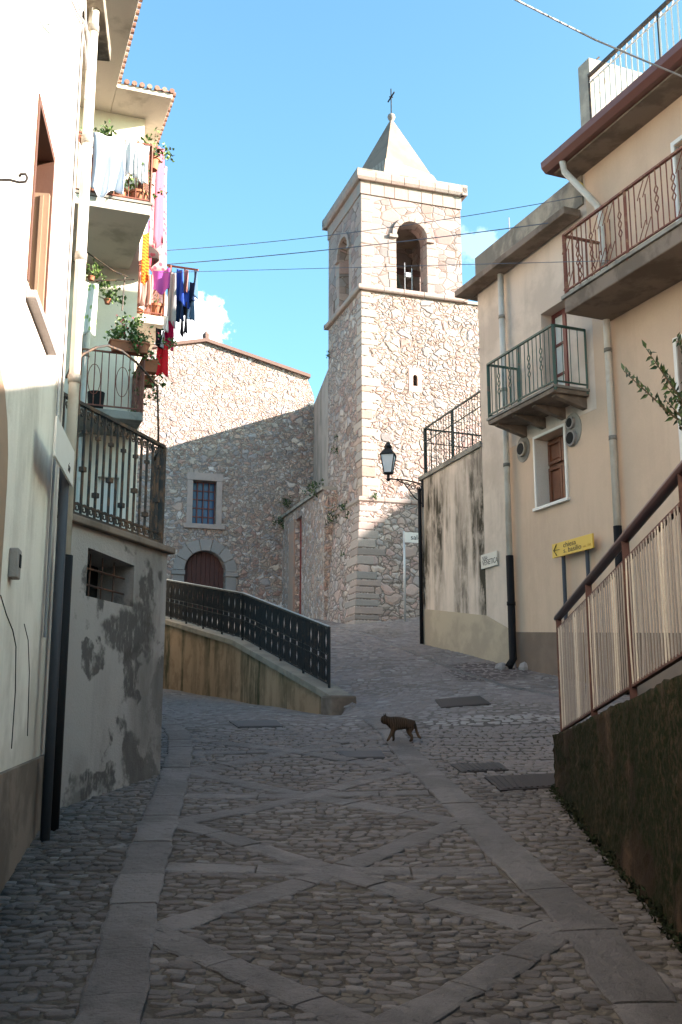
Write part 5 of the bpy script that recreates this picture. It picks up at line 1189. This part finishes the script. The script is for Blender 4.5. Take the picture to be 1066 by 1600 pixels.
CM = m_cloth('magenta', (.38, .09, .36)); CB = m_cloth('blue_shirt', (.03, .07, .35)); CN = m_cloth('navy', (.015, .03, .08)); CK = m_cloth('charcoal', (.02, .018, .022)); CR = m_cloth('red', (.62, .02, .03)); CC = m_cloth('crimson', (.42, .01, .06)); CS = m_cloth('steel_denim', (.06, .11, .18)); CG = m_cloth('grey_knit', (.35, .33, .34))
pa = lambda u, v: W1.P(*(lambda q: (q[0], 2.2, q[1]))(W1.sz(u, v, 2.2)))
cloth('bed_sheet', 'large white sheet hanging from the front of the topmost balcony', 'sheet', pa(147, 206), pa(196, 216), .98, CW, 2, .05, rag=.09)
cloth('bed_sheet', 'smaller white cloth right of the large sheet on the topmost balcony', 'sheet', pa(197, 214), pa(233, 229), .62, CW2, 3, .04, rag=.06)
sb1 = lambda o, z: W1.P(.0, o, z)
cloth('bed_sheet', 'long floral sheet hanging down the side of the topmost balcony', 'sheet', at(240, 238, 16.2), at(262, 262, 17.4), 1.95, CF_, 2, .06, tail=.8)
cloth('towel', 'pink striped cloth at the outer corner of the topmost balcony', 'towel', at(247, 228, 15.9), at(258, 233, 16.2), 1.75, CP, 2, .03, tail=1.2)
cloth('curtain', 'pale pink curtain left of the orange towel', 'curtain', at(212, 408, 18.0), at(224, 404, 18.1), .9, CPL, 2, .04, tail=1.9)
cloth('curtain', 'cream pink cloth bunched under the orange towel', 'curtain', at(216, 425, 17.9), at(241, 430, 18.0), .62, m_cloth('cream_pink', (.40, .26, .23)), 3, .04)
cloth('towel', 'bright orange towel with yellow stripes', 'towel', at(224, 366, 17.6), at(234, 362, 17.8), .98, CO, 1.5, .02)
cloth('towel', 'red pink cloth hanging behind the orange towel', 'towel', at(232, 345, 17.9), at(239, 348, 18.1), .95, m_cloth('rose', (.40, .05, .08)), 1, .02)
cloth('towel', 'magenta cloth above the pot on the middle balcony', 'towel', at(240, 419, 17.7), at(267, 419, 17.7), .45, CM, 1.5, .03, rag=.1)
rk = Thing('clothes_rack', 'rust coloured pole sticking out with clothes hung from it', 'clothes rack', at(248, 413, 17.7))
b = MB(); b.bar(at(243, 412, 17.9), at(310, 422, 17.6), .03); b.build('pole', 'rust', rk); b = MB(); b.bar(at(266, 415, 17.75), at(264, 492, 17.75), .05); b.build('upright', 'rust', rk)
G2 = 'clothes on the rack'
def garment(label, u0, u1, v0, v1, mat, name='shirt', cat='shirt', D=17.7, legs=False, tail=1.2, folds=1.5): 
    a = at(u0, v0, D); c = at(u1, v0 + 2, D - .1); return cloth(name, label, cat, a, c, float(at(u0, v0, D)[2] - at(u0, v1, D)[2]), mat, folds, .035, tail=tail, rag=.08, group=G2, legs=legs)
garment('white shirt next to the upright of the rack', 268, 275, 425, 508, CG, tail=1.3)
garment('bright blue shirt on the rack', 277, 286, 420, 472, CB, tail=1.5)
garment('dark blue shirt hanging below the bright blue one', 276, 286, 468, 500, CN)
garment('pale pink vest on the rack', 288, 296, 420, 456, CPL, 'vest', 'vest')
garment('small denim shirt under the pale pink vest', 287, 294, 452, 478, CB)
garment('long black trousers near the middle of the rack', 284, 293, 470, 522, CK, 'trousers', 'trousers', legs=True)
garment('navy jacket near the outer end of the rack', 296, 304, 440, 470, CN, 'jacket', 'jacket')
garment('steel blue jeans leg at the outermost end of the rack', 304, 309, 422, 462, CS, 'jeans', 'jeans', tail=1.1)
garment('dark blue jeans hanging under the navy jacket', 296, 303, 466, 497, CS, 'jeans', 'jeans', legs=True)
garment('crimson blouse hanging low beside the middle balcony', 260, 272, 500, 545, CC, 'blouse', 'blouse', folds=3)
garment('white top just above the crimson blouse', 256, 264, 492, 516, CW2, 'top', 'top')
garment('black top above the red trousers', 244, 254, 512, 540, CK, 'top', 'top')
garment('bright red trousers hanging lowest', 248, 262, 535, 583, CR, 'trousers', 'trousers', legs=True)
garment('grey stocking between black top and crimson blouse', 254, 257, 515, 542, CG, 'stocking', 'stocking', tail=1.)
cloth('printed_cloth', 'white cloth with green leaf print by the drainpipe', 'cloth', at(132, 440, 15.8), at(153, 444, 15.8), .86, m_cloth('leaf_print', (.70, .72, .66), 'spots', (.25, .38, .12), 9), 1.5, .03)

# pots and planters
def pot(label, P, r, h, leaves, spread, rect=None, flowers=0, lsize=.07, hang=0., name='flower_pot', mat='leaf'):
    P = P3(P); t_ = Thing(name, label, 'flower pot', P, 'potted plants on the balconies'); b = MB()
    if rect:
        d = W1.d; n_ = W1.n; w_, dp = rect
        c = lambda k, s, o, z: P + d * s * w_ / 2 * k + n_ * o * dp / 2 * k + np.array([0, 0, z])
        b.hexa([c(.82, s, o, 0) for s, o in ((-1, -1), (1, -1), (1, 1), (-1, 1))] + [c(1, s, o, h) for s, o in ((-1, -1), (1, -1), (1, 1), (-1, 1))]); b.hexa([c(1.06, s, o, h * .85) for s, o in ((-1, -1), (1, -1), (1, 1), (-1, 1))] + [c(1.06, s, o, h * 1.02) for s, o in ((-1, -1), (1, -1), (1, 1), (-1, 1))])
    else: b.lathe(P, [(r * .68, 0), (r * .95, h * .82), (r * 1.08, h * .82), (r * 1.08, h), (r * .95, h), (r * .9, h * .9), (0, h * .9)], 16)
    b.build('pot', 'terracotta', t_)
    if leaves:
        b = MB(); cs = [P + W1.d * rng.normal(0, spread * .8) + np.array([0, 0, h + abs(rng.normal(0, spread)) * (1 if rng.random() > hang else -1.5)]) + W1.n * rng.normal(0, spread * .5) for _ in range(14)]
        leafclump(b, cs, leaves, spread * .3, lsize, 1.6); b.build('foliage', mat, t_, recalc=False)
        b = MB()
        for c_ in cs[:6]: b.tube([P + np.array([0, 0, h * .8]), lp(P + [0, 0, h], c_, .6), c_], .004, 4)
        b.build('stem', 'twig', t_)
        if flowers: b = MB(); leafclump(b, cs, flowers, spread * .35, lsize * .5, 1.1); b.build('flower', 'flower', t_, recalc=False, kind='stuff')
zz1 = zb1 + .21
pot('left terracotta pot of the pair behind the topmost railing', W1.P(-.52, 1.95, zz1), .11, .22, 90, .16)
pot('right terracotta pot of the pair behind the topmost railing', W1.P(-.24, 1.95, zz1), .14, .22, 110, .2)
pot('pot with bushy plant at the upper corner of the topmost railing', W1.P(.0, 1.7, zz1 + .8), .12, .2, 160, .17)
pot('planter with green shrub above the large white sheet', W1.P(-.85, 2.0, zz1 + .85), .1, .12, 220, .13, rect=(.7, .16))
zz2 = zb2_ + .16
pot('round pot under the magenta cloth', W2.P(.08, .95, zz2), .13, .26, 40, .1)
pot('low bowl pot on the middle balcony under the pink cloths', W2.P(-.3, .95, zz2), .14, .12, 0, .1)
zz3 = zb3_ + .14
pot('long brown planter on the lowest balcony rail with geraniums', at(196, 551, 16.0), .1, .17, 320, .17, rect=(.5, .18), flowers=40)
pot('round planter with red geraniums at the rail corner of the lowest balcony', at(224, 553, 16.0), .1, .17, 300, .17, flowers=50, hang=.2)
pot('upper orange planter hung on the side of the lowest balcony', at(233, 583, 16.4), .1, .2, 40, .1, rect=(.26, .2), hang=.3)
pot('lower orange planter hung on the side of the lowest balcony', at(231, 604, 16.6), .1, .16, 200, .16, rect=(.2, .2), flowers=20, hang=.7)
pot('small hanging pot plant under the awning frame', at(168, 475, 16.2), .06, .08, 160, .14, mat='leaf')
pot('small pot plant on the ledge above the leaf print cloth', at(142, 438, 15.9), .06, .06, 70, .1)
b = MB(); bk_ = W1.P(-.62, .9, zz3); b.lathe(bk_, [(.1, 0), (.13, .3), (.14, .3), (.12, .02), (0, .02)], 14); bo = b.build('bucket', 'black', None, root=bk_, label='black bucket on the floor of the lowest balcony', category='bucket')

# unseen house right of the tan one, shaped to shade lane and left wall
lh = Thing('lower_shade_house', 'unseen low house next to the tan house, shaped to shade the near lane', 'house', (8.5, 0, 0))
b = MB(); LF = Fr((6.9, 0), 0, 1)
b.prism(LF, [(-14, -2), (6.9, -2), (6.9, 7.55), (3.0, 5.95), (0, 4.9), (-14, 4.6)], 0, 6); b.build('wall', 'tan_plaster', lh)
b = MB(); b.prism(LF, [(-14, 4.6), (0, 4.9), (3, 5.95), (6.85, 7.55), (6.85, 7.63), (3, 6.03), (0, 4.98), (-14, 4.68)], -.1, 6.1); b.build('roof', 'tile', lh)

nh = Thing('corner_shade_block', 'unseen tall block added on the right of the lane to darken it', 'house', (6, -6, 0))  # unseen, added beside the viewer to darken the near lane
b = MB(); NF = Fr((3.4, 0), 0, 1); b.box(NF, -13.9, .6, 0, 3.45, -3, 8.0); b.build('wall', 'tan_plaster', nh)
b = MB(); b.box(NF, -14.1, .8, -.3, 3.49, 8.002, 8.15); b.build('roof', 'tile', nh)

# ------------------------------------------------------------------ cables
def cable(label, pts, r, mat, sag=.15, n=24):
    pts = [P3(p) for p in pts]; t_ = pts[0]; out = []
    for a, c in zip(pts, pts[1:]):
        for k in range(n): q = lp(a, c, k / n); q[2] -= sag * 4 * (k / n) * (1 - k / n); out.append(q)
    out.append(pts[-1]); b = MB(); b.tube(out, r, 5); return b.build('overhead_cable', mat, None, smooth=True, root=pts[0], label=label, category='cable', group='cables crossing the lane')
cable('thick pale cable crossing the top right corner of the sky', [at(500, -150, 9.0), at(805, -1, 10.0), at(930, 62, 10.8), at(1072, 122, 11.6)], .012, 'cablelight', .0)
cable('highest thin cable passing in front of the belfry', [at(250, 392, 17.5), FR.P(-2.9, .05, FR.sz(925, 305)[1])], .006, 'cable', .12)
cable('second cable passing in front of the belfry below the highest', [at(250, 414, 17.6), FR.P(-2.5, .05, FR.sz(900, 345)[1])], .008, 'cable', .06)
cable('level cable in front of the belfry sill reaching the red balcony', [at(250, 426, 17.6), FR.P(-5, .05, FR.sz(1045, 430)[1])], .005, 'cable', .0)
ant = Thing('roof_antenna', 'thin metal antenna rod on the parapet of the beige house', 'antenna', FR.P(-.1, -.3, 9.9)); b = MB(); b.tube([FR.P(-.1, -.3, 9.7), FR.P(-.1, -.3, 10.55)], .012, 5); b.build('rod', 'galv', ant)

# ------------------------------------------------------------------ CAT
cx_, cy_ = 0.60, 11.15
cz_ = gz(cx_, cy_) + .018
ct = Thing('cat', 'brown tabby cat walking left across the lane', 'cat', (cx_, cy_, cz_))
t = MT('tabby_fur', .85, .15); wv = t.n.new('ShaderNodeTexWave'); wv.bands_direction = 'X'; t.l.new(t.distort(.05, 12), wv.inputs[0]); wv.inputs['Scale'].default_value = 11; wv.inputs['Distortion'].default_value = 3; wv.inputs['Detail'].default_value = 3
c = t.mix(t.rng(wv.outputs['Fac'], .3, .7), (.024, .016, .011), (.048, .032, .021)); zc2 = t.sep(t.co)[2]; xc2 = t.sep(t.co)[0]
c = t.mix(t.rng(zc2, .17, .09, 0, .5), c, (.11, .072, .043)); c = t.mix(t.rng(zc2, .045, .015, 0, .9), c, (.03, .018, .012)); t.col(c); t.bump(t.noise(220, 3), .5, .003); M['fur'] = t.m
def skin(name, verts, edges, radii, mat, par, sub=2, rootv=0):
    me = bpy.data.meshes.new(name); me.from_pydata(verts, edges, []); o = bpy.data.objects.new(name, me); COL.objects.link(o); me.materials.append(M[mat])
    s_ = o.modifiers.new('skin', 'SKIN'); s_.use_smooth_shade = True
    for i, r in enumerate(radii):
        sv = me.skin_vertices[0].data[i]; sv.radius = r if isinstance(r, tuple) else (r, r); sv.use_root = (i == rootv)
    m = o.modifiers.new('sub', 'SUBSURF'); m.levels = sub; m.render_levels = sub; o.parent = par; return o
# x: toward the tail, head at -x
V = []; Rr_ = []; E_ = []
def ad(p, r, prev=None): V.append(p); Rr_.append(r); (E_.append((prev, len(V) - 1)) if prev is not None else None); return len(V) - 1
pel = ad((.15, 0, .272), (.068, .088)); bel = ad((.04, 0, .226), (.064, .080), pel); chs = ad((-.08, 0, .212), (.062, .080), bel); nk = ad((-.14, -.005, .240), (.054, .062), chs); nk2 = ad((-.18, -.012, .252), .050, nk)
hd_ = ad((-.222, -.02, .262), .062, nk2); mz = ad((-.262, -.035, .242), .036, hd_)
tl = ad((.215, 0, .238), .024, pel)
for p, r in (((.245, 0, .17), .022), ((.262, 0, .11), .020), ((.29, 0, .06), .019), ((.325, 0, .045), .014)): tl = ad(p, r, tl)
for sy, pts in ((-1, [(-.085, -.035, .15, .038), (-.125, -.035, .09, .023), (-.165, -.035, .03, .018), (-.188, -.035, .012, .013)]), (1, [(-.07, .035, .15, .038), (-.075, .035, .09, .023), (-.062, .035, .03, .018), (-.085, .035, .012, .013)])):
    pr_ = chs
    for x, y, z, r in pts: pr_ = ad((x, y, z), r, pr_)
for sy, pts in ((-1, [(.165, -.038, .165, .052), (.135, -.038, .105, .032), (.175, -.038, .065, .019), (.158, -.038, .02, .017), (.135, -.038, .010, .013)]), (1, [(.16, .038, .165, .052), (.155, .038, .105, .032), (.205, .038, .07, .019), (.20, .038, .022, .017), (.188, .038, .010, .013)])):
    pr_ = pel
    for x, y, z, r in pts: pr_ = ad((x, y, z), r, pr_)
body = skin('body', V, E_, Rr_, 'fur', ct.o)
for sy in (-1, 1):
    b = MB(); c0_ = np.array([-.21, -.02 + sy * .034, .290]); b.add([c0_ + [-.014, -.014 * sy, 0], c0_ + [.018, -.004, 0], c0_ + [-.002, .018 * sy, -.008], c0_ + [.002, .006 * sy, .048]], [(0, 1, 3), (1, 2, 3), (2, 0, 3), (0, 2, 1)])
    o = b.build('ear', 'fur', None); o.parent = ct.o
    b = MB(); b.lathe((-.252, -.03 + sy * .018, .266), [(0, -.005), (.004, -.003), (.005, 0), (.004, .003), (0, .005)], 8); o = b.build('eye', 'glassdark', None); o.parent = ct.o
b = MB(); b.lathe((-.284, -.042, .250), [(0, -.003), (.005, 0), (0, .004)], 6); o = b.build('nose', 'redpaint', None); o.parent = ct.o
ct.o.rotation_euler = (0, 0, R_(14)); ct.o.scale = (.75, .78, .88)
